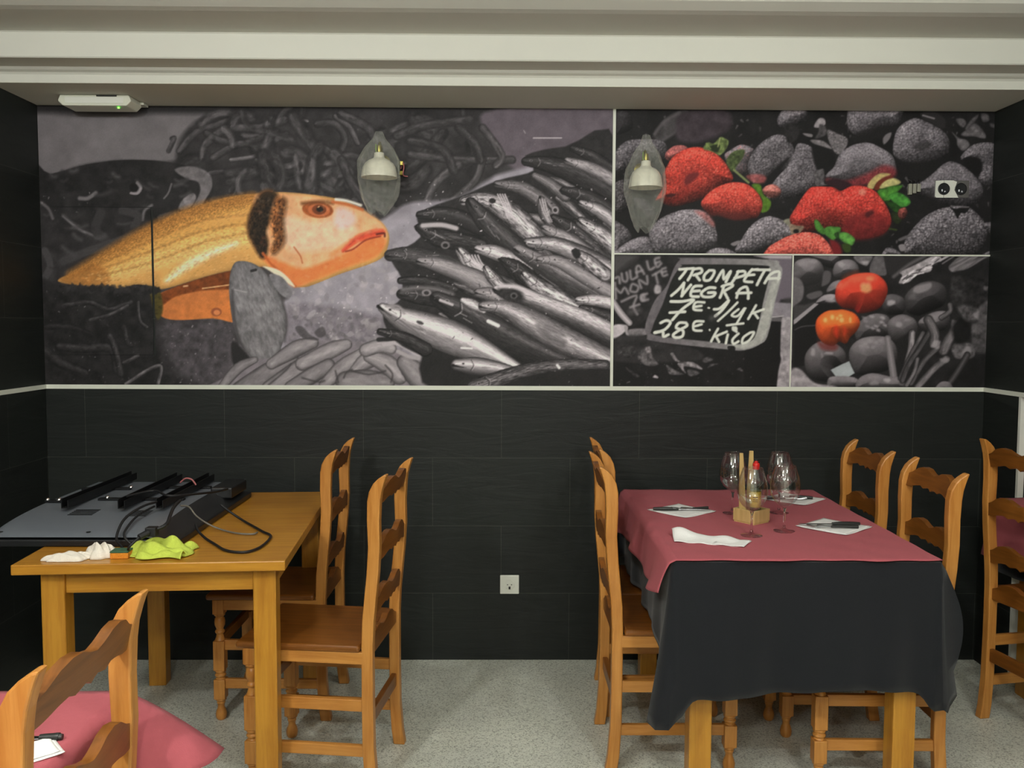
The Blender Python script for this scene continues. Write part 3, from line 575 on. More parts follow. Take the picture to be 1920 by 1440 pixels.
    line([(300, 690), (380, 690), (420, 740)], 10, 150, 3, .7); fill(ell(525, 800, 26, 12, 20), 70, 2); line([(800, 968), (870, 972)], 6, 240, 2)
    fish([(260, 860, 24), (420, 900, 40), (560, 980, 50)], DRK, 37, .5)
    fish([(770, 1080, 40), (900, 1090, 62), (1050, 1110, 50), (1160, 1120, 24)], [(-1, 40), (-.6, 150), (-.2, 225), (.3, 130), (1, 36)], 38, .15)
    fish([(880, 1230, 50), (1060, 1170, 52), (1260, 1110, 44), (1500, 1080, 40), (1760, 1080, 34)], [(-1, 36), (-.5, 80), (0, 105), (.6, 72), (1, 36)], 39, .7)
    line([(1440, 1085), (1452, 1100)], 9, 235, 2)
    T(TR0); specks(750, 340, 1145, 600, 160, 215, .4, 1.2, .75, 30); specks(750, 340, 1145, 640, 120, 30, .6, 1.8, .6, 31); specks(1010, 650, 1080, 725, 20, 190, .4, 1, .7, 33)
    CLIP[0] = None

def paint_berries():
    CLIP[0] = (1152, GY0, GX0+GW, 478); T(TR0)
    fill([(1140, 180), (1890, 180), (1890, 490), (1140, 490)], 26, sm=False, noise=(24, .35))
    specks(1160, 210, 1860, 470, 260, 75, .6, 3., .5, 77)
    B = dict(soft=1.6, seeds=(5.2, .9, 165)); R = dict(soft=1.6, seeds=(5.0, .75, (222, 140, 122)))
    def gb(p, g=92, l=(-.4, -.8, .55, 22), k=0, **kw):
        fill(p, (g*1.03, g*.98, g*1.04), rim=(5, .35), light=l, noise=(16, .18), k=k % 4, **{**B, **kw})
    def rb(p, c=(182, 60, 50), l=(-.3, -.9, .45, 26), k=0, **kw): fill(p, c, rim=(5, .3), light=l, noise=(14, .15), k=k % 4, **{**R, **kw})
    T(ZC)
    gb([(80, 60), (200, 60), (230, 200), (120, 260), (70, 240)], 44, seeds=(5, .3, 110))
    fill([(430, 260), (520, 130), (640, 50), (760, 40), (700, 180), (560, 300), (480, 330)], 62, 4, noise=(12, .4)); line([(440, 260), (540, 140), (680, 60)], 14, 92, 4, .6); line([(520, 320), (640, 240), (740, 110)], 14, 86, 4, .6)
    fill([(700, 60), (1100, 30), (1160, 200), (900, 330), (700, 330), (640, 240)], (58, 50, 56), 8, noise=(14, .3))
    gb([(70, 430), (170, 330), (300, 310), (500, 320), (560, 400), (540, 500), (300, 560), (100, 620), (70, 560)], 82, k=1); gb([(60, 740), (160, 690), (260, 700), (300, 800), (240, 940), (120, 1000), (60, 960)], 68, k=2)
    gb([(240, 870), (360, 880), (440, 960), (470, 1060), (380, 1120), (280, 1020)], 62, seeds=(5, .4, 130)); fill([(110, 1040), (230, 960), (330, 1000), (380, 1130), (300, 1240), (200, 1230)], 26, 5)
    gb([(50, 1100), (120, 1110), (200, 1180), (220, 1260), (150, 1340), (50, 1400)], 88, k=3); gb([(60, 1420), (140, 1310), (280, 1240), (380, 1240), (420, 1340), (400, 1430)], 108)
    rb([(560, 420), (640, 370), (740, 380), (760, 470), (600, 520), (540, 480)], (150, 84, 84))
    # stalk leaves
    gb([(1180, 400), (1260, 360), (1360, 390), (1380, 440), (1330, 560), (1300, 640), (1200, 620), (1100, 470)], (120), k=1, seeds=(5, .8, (200, 110, 110)))
    fill([(1200, 420), (1290, 410), (1280, 480), (1220, 560), (1180, 620), (1120, 540), (1140, 470)], (66, 78, 46), 3, noise=(5, .5)); line([(1190, 600), (1330, 720)], 10, (120, 130, 84), 2)
    gb([(1360, 700), (1320, 560), (1380, 420), (1480, 320), (1600, 265), (1700, 300), (1760, 400), (1800, 560), (1600, 640), (1480, 720), (1400, 740)], 90, k=2)
    gb([(1800, 350), (1920, 380), (2060, 500), (2100, 640), (1980, 780), (1800, 850), (1600, 880), (1500, 860), (1560, 720), (1700, 560), (1760, 440)], 96, k=3)
    fill([(1480, 700), (1560, 600), (1700, 480), (1720, 500), (1640, 600), (1540, 740), (1470, 790), (1440, 740)], 22, 6, op=.9)
    rb([(1460, 800), (1500, 750), (1580, 740), (1640, 800), (1600, 860), (1520, 860)], (184, 110, 104)); fill([(1310, 660), (1400, 640), (1490, 660), (1480, 720), (1380, 720)], (170, 84, 84), 5, noise=(5, .4), op=.7)
    # two big red strawberries, left
    rb([(560, 560), (620, 470), (740, 400), (860, 385), (980, 420), (1080, 500), (1150, 600), (1180, 700), (1060, 760), (960, 850), (820, 900), (620, 950), (480, 900), (450, 880), (520, 760), (520, 640)], (182, 58, 48), (-.2, -.9, .5, 34), 1)
    fill([(720, 700), (760, 640), (840, 620), (860, 650), (800, 710), (740, 750)], (96, 34, 36), 5, op=.85); fill([(530, 850), (580, 825), (640, 830), (600, 860)], (70, 30, 30), 3); line([(700, 640), (860, 600), (940, 610)], 10, (150, 40, 36), 5, .6)
    line([(620, 900), (760, 800), (880, 720)], 12, (150, 44, 40), 5, .5)
    fill([(450, 900), (620, 950), (840, 900), (920, 860), (900, 960), (700, 970), (560, 1040), (460, 1060)], 24, 4)
    fill([(900, 400), (940, 340), (1000, 350), (1060, 290), (1100, 300), (1140, 330), (1120, 400), (1060, 460), (1010, 440), (960, 420)], (98, 112, 66), 2.5, noise=(5, .5)); fill([(950, 390), (1010, 360), (1060, 370), (1040, 430), (1000, 430)], (34, 44, 24), 3); line([(1060, 300), (1040, 380)], 6, (160, 165, 110), 2, .8); line([(930, 350), (970, 400)], 6, (140, 160, 90), 2, .7)
    fill([(1360, 740), (1440, 740), (1470, 830), (1540, 900), (1520, 980), (1450, 1000), (1460, 880), (1400, 800)], (78, 112, 34), 3, noise=(6, .4))
    rb([(880, 930), (920, 850), (1020, 770), (1160, 720), (1300, 730), (1400, 800), (1450, 880), (1460, 960), (1400, 1060), (1280, 1090), (1100, 1060), (960, 1020)], (188, 64, 54), (-.1, -1, .5, 32), 2)
    fill([(960, 1020), (1100, 1010), (1280, 1000), (1340, 1040), (1300, 1100), (1100, 1080)], (84, 34, 32), 8, op=.75); fill([(1000, 1040), (1200, 1080), (1420, 1060), (1330, 1160), (1230, 1280), (1040, 1280)], 26, 5)
    # pale berries below
    gb([(390, 1180), (470, 1080), (600, 1010), (740, 975), (900, 990), (990, 1080), (1030, 1200), (1020, 1300), (900, 1370), (700, 1400), (480, 1390), (400, 1300)], 112, (-.2, -.9, .5, 30), 1, seeds=(5.6, 1.0, 190))
    fill([(820, 990), (920, 1000), (1000, 1090), (1000, 1140), (900, 1060)], (170, 90, 86), 6, noise=(5, .5), op=.6); fill([(480, 1400), (520, 1340), (700, 1380), (900, 1400), (1020, 1290), (1040, 1430), (480, 1430)], 40, 6, op=.7)
    gb([(900, 1410), (980, 1350), (1080, 1340), (1180, 1370), (1240, 1430), (900, 1440)], 110)
    gb([(1200, 1360), (1260, 1260), (1360, 1120), (1500, 1040), (1640, 1070), (1740, 1140), (1780, 1220), (1640, 1290), (1500, 1330), (1380, 1370), (1280, 1390)], 112, (-.3, -.8, .5, 22), 2, seeds=(5.6, 1., 195))
    fill([(1160, 1300), (1230, 1270), (1260, 1280), (1200, 1320)], 120, 2); fill([(1660, 1080), (1760, 1060), (1840, 1120), (1800, 1200), (1720, 1140)], (130, 128, 112), 3, noise=(6, .3))
    # right half
    T(ZD)
    gb([(-60, 30), (0, 10), (120, 10), (160, 60), (120, 130), (0, 190), (-90, 180), (-110, 110)], 110, k=2); fill([(-40, 170), (60, 150), (100, 200), (60, 300), (-20, 320)], 36, 4, noise=(6, .5))
    gb([(520, 60), (560, 10), (980, 10), (1005, 100), (960, 170), (840, 190), (720, 260), (620, 270), (530, 200)], 104, (-.4, -.7, .55, 26), 1)
    fill([(560, 260), (720, 200), (900, 170), (980, 180), (900, 270), (700, 300), (580, 310)], 30, 8, op=.8)
    fill([(220, 180), (260, 110), (310, 110), (320, 160), (270, 190)], 150, 2.5, noise=(6, .2)); fill([(340, 210), (420, 240), (520, 290), (500, 380), (430, 430), (360, 330)], 105, 2.5, seeds=(5, .7, 165)); fill([(120, 240), (200, 250), (200, 275), (150, 265)], 120, 2); fill([(190, 300), (300, 310), (380, 380), (300, 360), (220, 335)], 115, 2.5, noise=(5, .3)); fill([(270, 160), (320, 180), (330, 250), (230, 290), (260, 230)], 70, 3, noise=(5, .4))
    fill([(840, 290), (870, 250), (915, 235), (900, 290), (850, 340)], 112, 2.5); fill([(200, 360), (300, 370), (400, 440), (400, 560), (320, 620), (240, 560)], 22, 5)
    gb([(340, 600), (400, 540), (450, 430), (560, 350), (700, 325), (820, 370), (920, 440), (960, 540), (940, 620), (840, 640), (680, 680), (520, 700), (400, 680), (330, 640)], 108, (-.1, -.9, .5, 34), 3, seeds=(4.2, .7, 160))
    fill([(340, 650), (500, 670), (700, 600), (840, 530), (950, 560), (930, 640), (720, 700), (520, 720), (360, 690)], (140, 50, 56), 9, seeds=(4.2, .6, (190, 110, 110)), op=.8); fill([(330, 680), (420, 650), (560, 700), (480, 750), (420, 730)], (44, 26, 32), 4)
    gb([(930, 360), (960, 220), (1040, 140), (1140, 105), (1260, 150), (1380, 220), (1440, 320), (1420, 430), (1320, 490), (1180, 520), (1020, 500), (940, 440)], 104, (-.5, -.7, .55, 34), 2, seeds=(5.4, .9, 165))
    fill([(1120, 340), (1240, 310), (1280, 350), (1200, 400), (1120, 380)], 46, 7, op=.7); fill([(960, 480), (1100, 500), (1300, 480), (1430, 440), (1420, 540), (1300, 640), (1040, 620), (970, 560)], 26, 8, op=.95)
    fill([(1180, 60), (1300, 50), (1400, 120), (1380, 200), (1280, 150), (1200, 110)], 42, 3); line([(1200, 80), (1300, 108)], 7, 130, 2)
    for p, g in [([(1500, 110), (1560, 110), (1590, 150), (1560, 190), (1510, 150)], 100), ([(1580, 190), (1640, 110), (1700, 70), (1680, 120), (1600, 210)], 92), ([(1540, 250), (1600, 200), (1660, 150), (1720, 190), (1765, 260), (1750, 290), (1660, 270), (1580, 270)], 102), ([(1460, 230), (1520, 280), (1590, 300), (1620, 350), (1560, 400), (1510, 350), (1500, 290)], 112), ([(1720, 60), (1780, 70), (1800, 120), (1740, 140)], 90), ([(1800, 150), (1850, 160), (1850, 190), (1810, 185)], 70)]: fill(p, g, 2.5, noise=(6, .35), rim=(3, .3))
    gb([(1540, 480), (1600, 380), (1700, 330), (1850, 340), (1900, 500), (1880, 680), (1800, 720), (1700, 660), (1720, 540)], 88, k=1); fill([(1560, 480), (1640, 450), (1720, 480), (1730, 570), (1680, 620), (1600, 560)], 22, 4)
    gb([(1060, 720), (1180, 680), (1280, 610), (1380, 520), (1460, 495), (1570, 540), (1680, 640), (1740, 740), (1700, 860), (1560, 900), (1380, 870), (1220, 800), (1080, 780)], 96, (-.3, -.8, .55, 34), 3, seeds=(5.4, .8, 150))
    gb([(1030, 1260), (1060, 1160), (1180, 1020), (1300, 940), (1430, 905), (1600, 900), (1720, 1000), (1780, 1120), (1740, 1250), (1640, 1340), (1300, 1360), (1060, 1340)], 90, (-.3, -.8, .55, 40), 1, seeds=(5.6, 1.1, 175))
    fill([(1440, 905), (1500, 920), (1560, 900), (1620, 910), (1580, 960), (1540, 960), (1510, 1010), (1480, 950)], 22, 2); line([(1450, 895), (1540, 905), (1610, 905)], 5, 130, 2, .8)
    gb([(840, 1310), (880, 1270), (960, 1290), (1000, 1340), (840, 1350)], 105); fill([(980, 1250), (1030, 1240), (1040, 1290), (1000, 1300)], 130, 2); fill([(980, 1190), (1080, 1150), (1100, 1160), (1000, 1210)], 90, 2.5)
    gb([(1730, 1060), (1830, 1040), (1880, 1100), (1860, 1180), (1780, 1120)], 84); gb([(1720, 1340), (1800, 1300), (1880, 1290), (1880, 1360), (1720, 1370)], 80)
    # big heart-shaped red strawberry
    rb([(0, 1010), (60, 900), (140, 780), (200, 725), (320, 720), (400, 730), (460, 760), (560, 715), (680, 720), (780, 770), (850, 860), (900, 960), (910, 1060), (840, 1150), (700, 1190), (560, 1190), (460, 1120), (340, 1120), (230, 1120), (100, 1130), (40, 1100)], (180, 54, 48), (-.1, -.9, .5, 44), 3)
    fill([(480, 1110), (520, 1000), (620, 960), (760, 960), (880, 980), (900, 1060), (830, 1150), (640, 1200), (520, 1170)], (110, 34, 36), 12, op=.7, noise=(8, .3)); fill([(680, 960), (740, 930), (760, 960), (700, 1000)], (60, 24, 28), 5, op=.8); line([(400, 735), (455, 770), (470, 800)], 5, (120, 40, 36), 4, .8)
    fill(ell(655, 772, 34, 30), (222, 150, 130), 4, noise=(4, .4), op=.6)
    fill([(0, 1060), (60, 1070), (130, 1080), (100, 1130), (80, 1150), (20, 1150)], (140, 122, 104), 3, noise=(5, .4)); fill(ell(58, 1122, 26, 20), 20, 3)
    rb([(-200, 1280), (-120, 1220), (0, 1160), (140, 1130), (260, 1150), (340, 1220), (400, 1320), (400, 1380), (-200, 1380)], (212, 88, 78), (-.1, -1, .3, 34), 2, seeds=(6, .9, (240, 170, 150)))
    fill([(360, 1200), (440, 1230), (470, 1320), (400, 1340)], (110, 30, 34), 6)
    for p, c in [([(220, 1030), (250, 1020), (290, 1070), (330, 1130), (300, 1150), (240, 1110)], (74, 130, 52)), ([(300, 1120), (340, 1080), (410, 1080), (460, 1090), (450, 1140), (400, 1200), (340, 1170)], (80, 138, 58)), ([(440, 1140), (500, 1130), (560, 1160), (590, 1200), (560, 1250), (500, 1230), (450, 1190)], (92, 152, 68)), ([(400, 1150), (440, 1130), (440, 1200)], (40, 70, 30))]: fill(p, c, 2.5, noise=(6, .35), rim=(3, .3))
    fill([(470, 1240), (540, 1240), (550, 1300), (500, 1310)], (50, 66, 28), 3)
    # leaves of the big berry
    fill([(700, 720), (740, 650), (820, 600), (910, 610), (840, 640), (780, 690), (750, 740)], (176, 158, 104), 2.5, noise=(6, .25)); fill([(760, 740), (800, 670), (900, 625), (930, 640), (860, 690), (800, 750)], (104, 46, 32), 2.5); fill([(810, 730), (860, 670), (940, 645), (1000, 680), (960, 710), (880, 740)], (184, 176, 120), 2.5, noise=(6, .25))
    for p, c in [([(790, 760), (860, 730), (940, 710), (1020, 710), (980, 760), (940, 800), (880, 860), (830, 830)], (76, 136, 52)), ([(890, 800), (960, 770), (1040, 800), (1090, 860), (1050, 900), (980, 900), (920, 850)], (70, 138, 56)), ([(860, 850), (930, 860), (1000, 910), (980, 960), (920, 930)], (40, 78, 30)), ([(920, 950), (980, 970), (1010, 1020), (960, 1060), (920, 1000)], (44, 54, 30))]: fill(p, c, 2.5, noise=(6, .4), rim=(3, .35))
    rb([(980, 930), (1040, 910), (1060, 960), (1020, 1020), (980, 990)], (130, 66, 62)); line([(900, 1100), (960, 1110)], 7, (70, 90, 40), 3, .8)
    fill([(220, 600), (260, 570), (310, 570), (310, 690), (340, 700), (240, 710)], 84, 2.5, noise=(4, .6))
    CLIP[0] = None

def paint_sign():
    CLIP[0] = (1148, 478, 1488, 735); T(ZA)
    fill([(0, 0), (1920, 0), (1920, 1410), (0, 1410)], 24, sm=False, noise=(16, .35))
    fill([(0, 0), (760, 0), (740, 80), (660, 160), (600, 330), (520, 460), (500, 560), (260, 740), (0, 500)], 32, 4, noise=(12, .4)); fill([(40, 20), (300, 20), (180, 120), (40, 220)], 66, 12)
    fill([(1640, 0), (1920, 0), (1920, 480), (1780, 470), (1720, 560)], (104, 96, 106), 5, sm=False); fill([(1700, 500), (1920, 500), (1920, 1400), (1780, 1400), (1800, 640), (1680, 640)], (132, 126, 134), 4, sm=False, noise=(8, .12))
    fill([(1500, 20), (1900, 20), (1900, 50), (1620, 45)], 175, 4, sm=False)
    fill([(1820, 460), (1920, 460), (1920, 500), (1800, 495)], 50, 6)
    fill([(1660, 640), (1800, 660), (1800, 700), (1640, 690)], 90, 2, sm=False); line([(1660, 650), (1800, 640)], 8, 165, 2); 
    fill([(1790, 650), (1900, 650), (1900, 1400), (1730, 1400), (1750, 1200), (1780, 1080), (1760, 1000), (1780, 700)], 150, 3, sm=False, noise=(7, .3)); fill([(1640, 700), (1775, 700), (1770, 1000), (1740, 1250), (1720, 1400), (1400, 1400), (1400, 1000)], 20, 3, sm=False)
    # left card: pole, paper, writing
    tube([(50, 490, 30), (130, 610, 34), (220, 710, 30)], [(-1, 110), (0, 190), (1, 120)], 2); fill([(50, 740), (170, 730), (200, 770), (110, 850), (50, 870)], 185, 3, noise=(8, .15)); line([(180, 750), (220, 840), (390, 815)], 16, 150, 2.5); fill([(210, 780), (390, 770), (390, 830), (240, 850)], 110, 3, noise=(6, .3)); fill([(60, 870), (400, 840), (480, 900), (900, 980), (900, 1100), (60, 1100)], 40, 5, noise=(14, .4))
    S = 185
    for p in [[(75, 250), (110, 240), (120, 300)], [(140, 205), (150, 270), (185, 285), (200, 250), (190, 195)], [(225, 175), (240, 260), (285, 245)], [(300, 235), (290, 150), (320, 125), (370, 205)], [(295, 190), (350, 172)], [(400, 80), (425, 160), (475, 140)], [(545, 100), (505, 135), (480, 60), (525, 40)], [(490, 95), (530, 80)],
              [(70, 300), (80, 460)], [(85, 360), (130, 400), (170, 350), (210, 410)], [(240, 320), (230, 380), (290, 390), (310, 340), (260, 310), (240, 320)], [(340, 350), (320, 270), (400, 310), (400, 230)], [(460, 220), (530, 180)], [(490, 210), (510, 300)], [(590, 145), (550, 165), (565, 225), (605, 215)], [(556, 190), (595, 180)],
              [(140, 490), (290, 430), (260, 540), (300, 620)], [(230, 550), (320, 520)], [(400, 410), (340, 430), (350, 480), (410, 470)], [(500, 330), (490, 390), (530, 390)]]: line(p, 13, S*.78, 4, .8)
    fill(ell(510, 365, 36, 46, 10), 175, 5, op=.8); fill(ell(360, 450, 30, 40, 10), 160, 6, op=.7); line([(230, 600), (320, 580)], 30, 90, 8, .5)
    # frame of the chalk board
    fill([(740, 60), (790, 40), (1660, 60), (1760, 110), (1790, 200), (1720, 480), (1640, 840), (1560, 930), (1400, 990), (1200, 980), (480, 900), (400, 840), (385, 720), (480, 480), (600, 330), (680, 140)], (100, 95, 100), 2, noise=(7, .16), c2=((150, 148, 148), 600, 500, 1700, 800))
    fill([(1680, 300), (1780, 210), (1620, 850), (1560, 920), (1400, 985), (1240, 940), (1400, 930), (1520, 820), (1560, 700)], (168, 168, 164), 3, noise=(6, .15), sm=False)
    fill([(760, 125), (820, 108), (1580, 118), (1650, 160), (1650, 260), (1600, 470), (1530, 790), (1460, 900), (1300, 930), (1060, 905), (500, 840), (455, 760), (560, 520), (640, 300), (700, 190)], (27, 28, 27), 2, noise=(12, .2))
    fill([(1230, 950), (1300, 950), (1300, 1000), (1240, 990)], 25, 2)
    C = (212, 214, 206)
    def w(*ls, r=13):
        for p in ls: line(p, r, C, 1.4)
    def W(*ls): w(*ls, r=14.5)
    # TROMPETA
    W([(735, 160), (870, 150)], [(810, 155), (780, 200), (735, 255)]); W([(880, 150), (850, 220), (820, 270)], [(870, 160), (950, 150), (960, 190), (880, 220)], [(900, 215), (940, 270)])
    W([(1040, 170), (990, 220), (990, 270), (1040, 270), (1080, 220), (1090, 175), (1040, 170)]); W([(1110, 280), (1180, 170), (1190, 260), (1260, 180), (1210, 290)]); W([(1340, 180), (1310, 240), (1270, 300)], [(1330, 185), (1400, 180), (1400, 220), (1300, 250)])
    W([(1480, 160), (1430, 220), (1400, 280), (1480, 290)], [(1480, 165), (1540, 160)], [(1440, 220), (1500, 215)]); W([(1530, 165), (1660, 165)], [(1610, 170), (1570, 240), (1530, 320)]); W([(1610, 300), (1660, 220), (1720, 185), (1760, 190), (1750, 260)], [(1650, 255), (1760, 250)])
    # NEGRA
    W([(650, 430), (720, 370), (780, 300)], [(780, 300), (760, 430)], [(755, 435), (800, 380), (850, 320)]); W([(960, 330), (880, 340), (850, 430), (930, 440)], [(870, 385), (940, 380)]); W([(1100, 350), (1030, 350), (960, 400), (980, 440), (1070, 440), (1100, 400), (1030, 400)])
    W([(1190, 330), (1170, 400), (1150, 450)], [(1170, 335), (1250, 310), (1280, 330), (1180, 390)], [(1190, 385), (1230, 460)]); W([(1320, 450), (1350, 370), (1420, 340), (1440, 400), (1440, 460)], [(1320, 405), (1470, 400)])
    # 7 euro 1/4 K
    W([(645, 490), (760, 490), (880, 475), (760, 570), (660, 680)], [(635, 605), (790, 595)]); w([(990, 500), (900, 500), (880, 570), (960, 580)], [(890, 545), (960, 535)]); w([(1030, 555), (1040, 558)], r=9)
    W([(1090, 570), (1150, 560), (1240, 480), (1170, 580), (1100, 640)]); w([(1330, 500), (1230, 600), (1130, 690)], r=12); w([(1340, 570), (1270, 630), (1330, 640), (1400, 560)], [(1410, 560), (1360, 650), (1320, 720)], [(1220, 735), (1390, 715)], r=12)
    w([(1520, 530), (1480, 600), (1440, 670)], [(1600, 570), (1490, 610)], [(1500, 605), (1540, 660)])
    line([(1060, 660), (1110, 640)], 20, 110, 8, .5)
    # 28 euro KILO
    W([(540, 710), (600, 685), (640, 710), (580, 780), (480, 810)], [(480, 810), (560, 800), (570, 850), (620, 830)]); W([(800, 710), (730, 710), (700, 760), (770, 790), (760, 850), (690, 860), (670, 830), (740, 780), (810, 740), (800, 710)])
    w([(980, 695), (890, 700), (880, 780), (960, 790)], [(890, 745), (960, 725)]); w([(1043, 780), (1046, 786)], r=9)
    w([(1130, 770), (1090, 840), (1060, 900)], [(1220, 800), (1100, 850)], [(1110, 850), (1140, 905)], [(1230, 830), (1210, 920)], [(1340, 820), (1280, 880), (1290, 925), (1340, 900)], [(1460, 810), (1390, 860), (1380, 920), (1450, 890), (1500, 810), (1460, 810)]); fill(ell(1300, 770, 30, 26, 0, .2), C, 2); w([(1290, 780), (1320, 800)])
    # dried mushrooms below
    for i, (p, g) in enumerate([([(300, 1040), (370, 960), (440, 970), (460, 1060), (520, 1140), (400, 1150), (320, 1100)], 85), ([(380, 970), (430, 950), (440, 1010), (390, 1020)], 120), ([(640, 1030), (670, 1020), (710, 1080), (740, 1110), (690, 1100)], 150), ([(720, 1120), (860, 1110), (960, 1170), (960, 1190), (880, 1170), (780, 1160), (800, 1230), (740, 1170)], 135),
              ([(600, 1140), (680, 1190), (780, 1240), (640, 1240), (610, 1190)], 100), ([(820, 1190), (900, 1200), (940, 1230), (860, 1260), (820, 1240)], 85), ([(960, 1090), (1020, 1060), (1080, 1090), (1000, 1120)], 75), ([(1020, 1170), (1060, 1130), (1130, 1130), (1060, 1160)], 80), ([(460, 1270), (480, 1245), (515, 1265), (505, 1280)], 220), ([(180, 1160), (220, 1190), (320, 1250), (290, 1270), (200, 1200)], 60), ([(1320, 1190), (1360, 1170), (1390, 1210)], 80), ([(80, 980), (200, 940), (300, 960), (260, 1060), (120, 1050)], 52)]):
        fill(p, g, 2.4, noise=(5, .55), rim=(2, .3), k=i % 4)
    T(TR0); specks(1155, 645, 1450, 725, 60, 85, .4, 1.6, .6, 41)
    CLIP[0] = None

def paint_tomatoes():
    CLIP[0] = (1484, 478, GX0+GW, 735); T(ZB)
    fill([(0, 0), (1950, 0), (1950, 1320), (0, 1320)], 32, sm=False, noise=(20, .35))
    def tom(p, g, R=30, k=0, l=(-.2, -.9, .6), **kw): fill(p, (g*1.03, g*.98, g*1.02), 2., rim=(6, .3), light=l+(R,), noise=(12, .14), k=k % 4, **kw)
    def hl(x, y, a, b, g=200, ang=0, op=.7): fill(ell(x, y, a, b, ang, .25, 9, int(x)), g, 4, op=op)
    tom([(180, 40), (400, 30), (460, 60), (420, 160), (300, 130)], 78); tom([(40, 130), (100, 80), (200, 70), (290, 110), (320, 220), (260, 300), (120, 330), (30, 300)], 96, 36); fill([(60, 240), (200, 200), (320, 190), (300, 320), (180, 360), (40, 340)], 40, 12, op=.7); hl(220, 100, 40, 20, 150)
    tom([(400, 180), (430, 110), (520, 80), (600, 100), (640, 170), (600, 240), (480, 280), (410, 240)], 100, 30); hl(480, 130, 30, 22, 165); fill([(20, 270), (90, 260), (130, 330), (120, 440), (60, 500), (20, 510)], 100, 3, noise=(9, .15)); fill([(320, 190), (380, 200), (370, 290), (300, 330), (300, 280)], 82, 3)
    tom([(340, 370), (400, 290), (500, 270), (560, 320), (480, 400), (380, 410)], 105, 22); tom([(240, 480), (320, 410), (430, 410), (440, 500), (300, 500)], 120, 20); hl(380, 460, 40, 14, 180); fill([(170, 400), (280, 370), (300, 410), (210, 450), (160, 430)], 84, 3)
    fill([(40, 510), (140, 500), (240, 480), (60, 640), (40, 640)], 60, 4); fill([(38, 640), (230, 485), (270, 492), (60, 670), (38, 680)], 150, 2, sm=False)
    fill([(40, 690), (270, 495), (430, 500), (500, 560), (300, 620), (240, 720), (260, 900), (140, 1060), (40, 1080)], 22, 3, sm=False); line([(50, 730), (120, 700), (240, 690)], 5, 85, 2, .8)
    # background top: stalks, foil, courgette
    fill([(600, 50), (760, 50), (730, 120), (700, 140), (620, 100)], 108, 3, noise=(8, .3)); hl(700, 110, 30, 16, 180); fill([(780, 60), (860, 50), (890, 160), (880, 230), (740, 200)], 90, 3, noise=(8, .2)); fill([(890, 50), (1150, 45), (1020, 160), (920, 220)], 42, 4)
    tube([(1250, 50, 26), (1100, 130, 26), (960, 240, 26)], [(-1, 40), (0, 92), (1, 40)], 3); 
    fill([(1120, 150), (1220, 100), (1300, 60), (1380, 50), (1400, 90), (1320, 130), (1300, 190), (1180, 220), (1100, 290), (1010, 300), (1040, 230), (1020, 200)], 165, 2.5, noise=(7, .3)); r = np.random.RandomState(8)
    for i in range(26): x = 1030+330*r.rand(); y = 290-.62*(x-1030)+60*(r.rand()-.6); line([(x, y), (x+40, y-20+30*(r.rand()-.5))], 6, 235 if r.rand() < .5 else 60, 1.6, .7)
    line([(1390, 90), (1470, 45)], 10, 170, 2); line([(1410, 120), (1520, 50)], 6, 110, 2)
    fill([(1470, 170), (1480, 130), (1560, 60), (1640, 40), (1860, 40), (1780, 90), (1640, 170), (1520, 200)], 102, 2.5, streak=(-30, 30, 3, .45)); fill([(1520, 200), (1650, 170), (1860, 60), (1860, 300), (1600, 300)], 30, 4, noise=(12, .4))
    # big dark tomato on the right
    tom([(1060, 440), (1110, 360), (1200, 300), (1320, 280), (1420, 320), (1450, 400), (1420, 500), (1300, 560), (1180, 600), (1080, 560)], 62, 40); hl(1230, 345, 95, 34, 150, -18); fill([(1100, 440), (1150, 380), (1160, 440)], 110, 6, op=.6)
    tom([(860, 440), (940, 400), (1040, 430), (1070, 500), (1040, 580), (920, 590), (860, 540)], 72, 26); hl(935, 480, 36, 24, 190, -20); 
    tom([(600, 760), (620, 690), (700, 610), (800, 580), (900, 600), (940, 680), (920, 780), (800, 820), (640, 840)], 82, 30)
    for x, y in [(700, 650), (760, 610), (800, 700), (860, 620), (850, 660), (880, 690), (720, 700), (770, 715), (690, 620), (820, 735)]: hl(x, y, 22, 12, 170 if x > 720 else 140, 20, .75)
    tom([(900, 680), (960, 610), (1060, 590), (1160, 640), (1180, 740), (1120, 860), (1000, 860), (920, 790)], 88, 32); hl(1010, 685, 30, 26, 160); hl(1090, 640, 36, 12, 140); fill([(980, 860), (1060, 780), (1110, 760), (1080, 960), (1060, 1080), (1000, 1060)], 30, 5)
    tom([(1200, 640), (1320, 570), (1440, 560), (1480, 620), (1440, 720), (1300, 760), (1200, 700)], 98, 26)
    tom([(140, 1060), (150, 950), (230, 860), (340, 830), (460, 880), (520, 960), (500, 1060), (420, 1080), (380, 1200), (260, 1200), (180, 1150)], 84, 36); hl(215, 940, 24, 36, 165, 10); hl(360, 945, 40, 12, 175); hl(300, 965, 12, 24, 140)
    fill([(380, 1100), (480, 1050), (550, 1020), (600, 1130), (520, 1180), (440, 1180)], (166, 172, 176), 2, sm=False, noise=(12, .08)); tom([(350, 1200), (400, 1160), (600, 1170), (640, 1250), (380, 1270)], 110, 12)
    tom([(550, 1000), (560, 900), (640, 820), (760, 790), (900, 800), (980, 880), (990, 1000), (940, 1080), (820, 1130), (680, 1150), (600, 1120)], 92, 40)
    for x, y in [(700, 860), (740, 835), (800, 850), (770, 890), (840, 830), (720, 890), (660, 880)]: hl(x, y, 18, 14, 150, 0, .6)
    tube([(905, 810, 30), (930, 960, 32), (960, 1160, 34)], [(-1, 92), (0, 140), (1, 96)], 2.5); tom([(640, 1180), (760, 1130), (920, 1160), (1040, 1180), (1040, 1290), (640, 1290)], 100, 20); hl(900, 1195, 34, 22, 190); hl(780, 1220, 40, 20, 150)
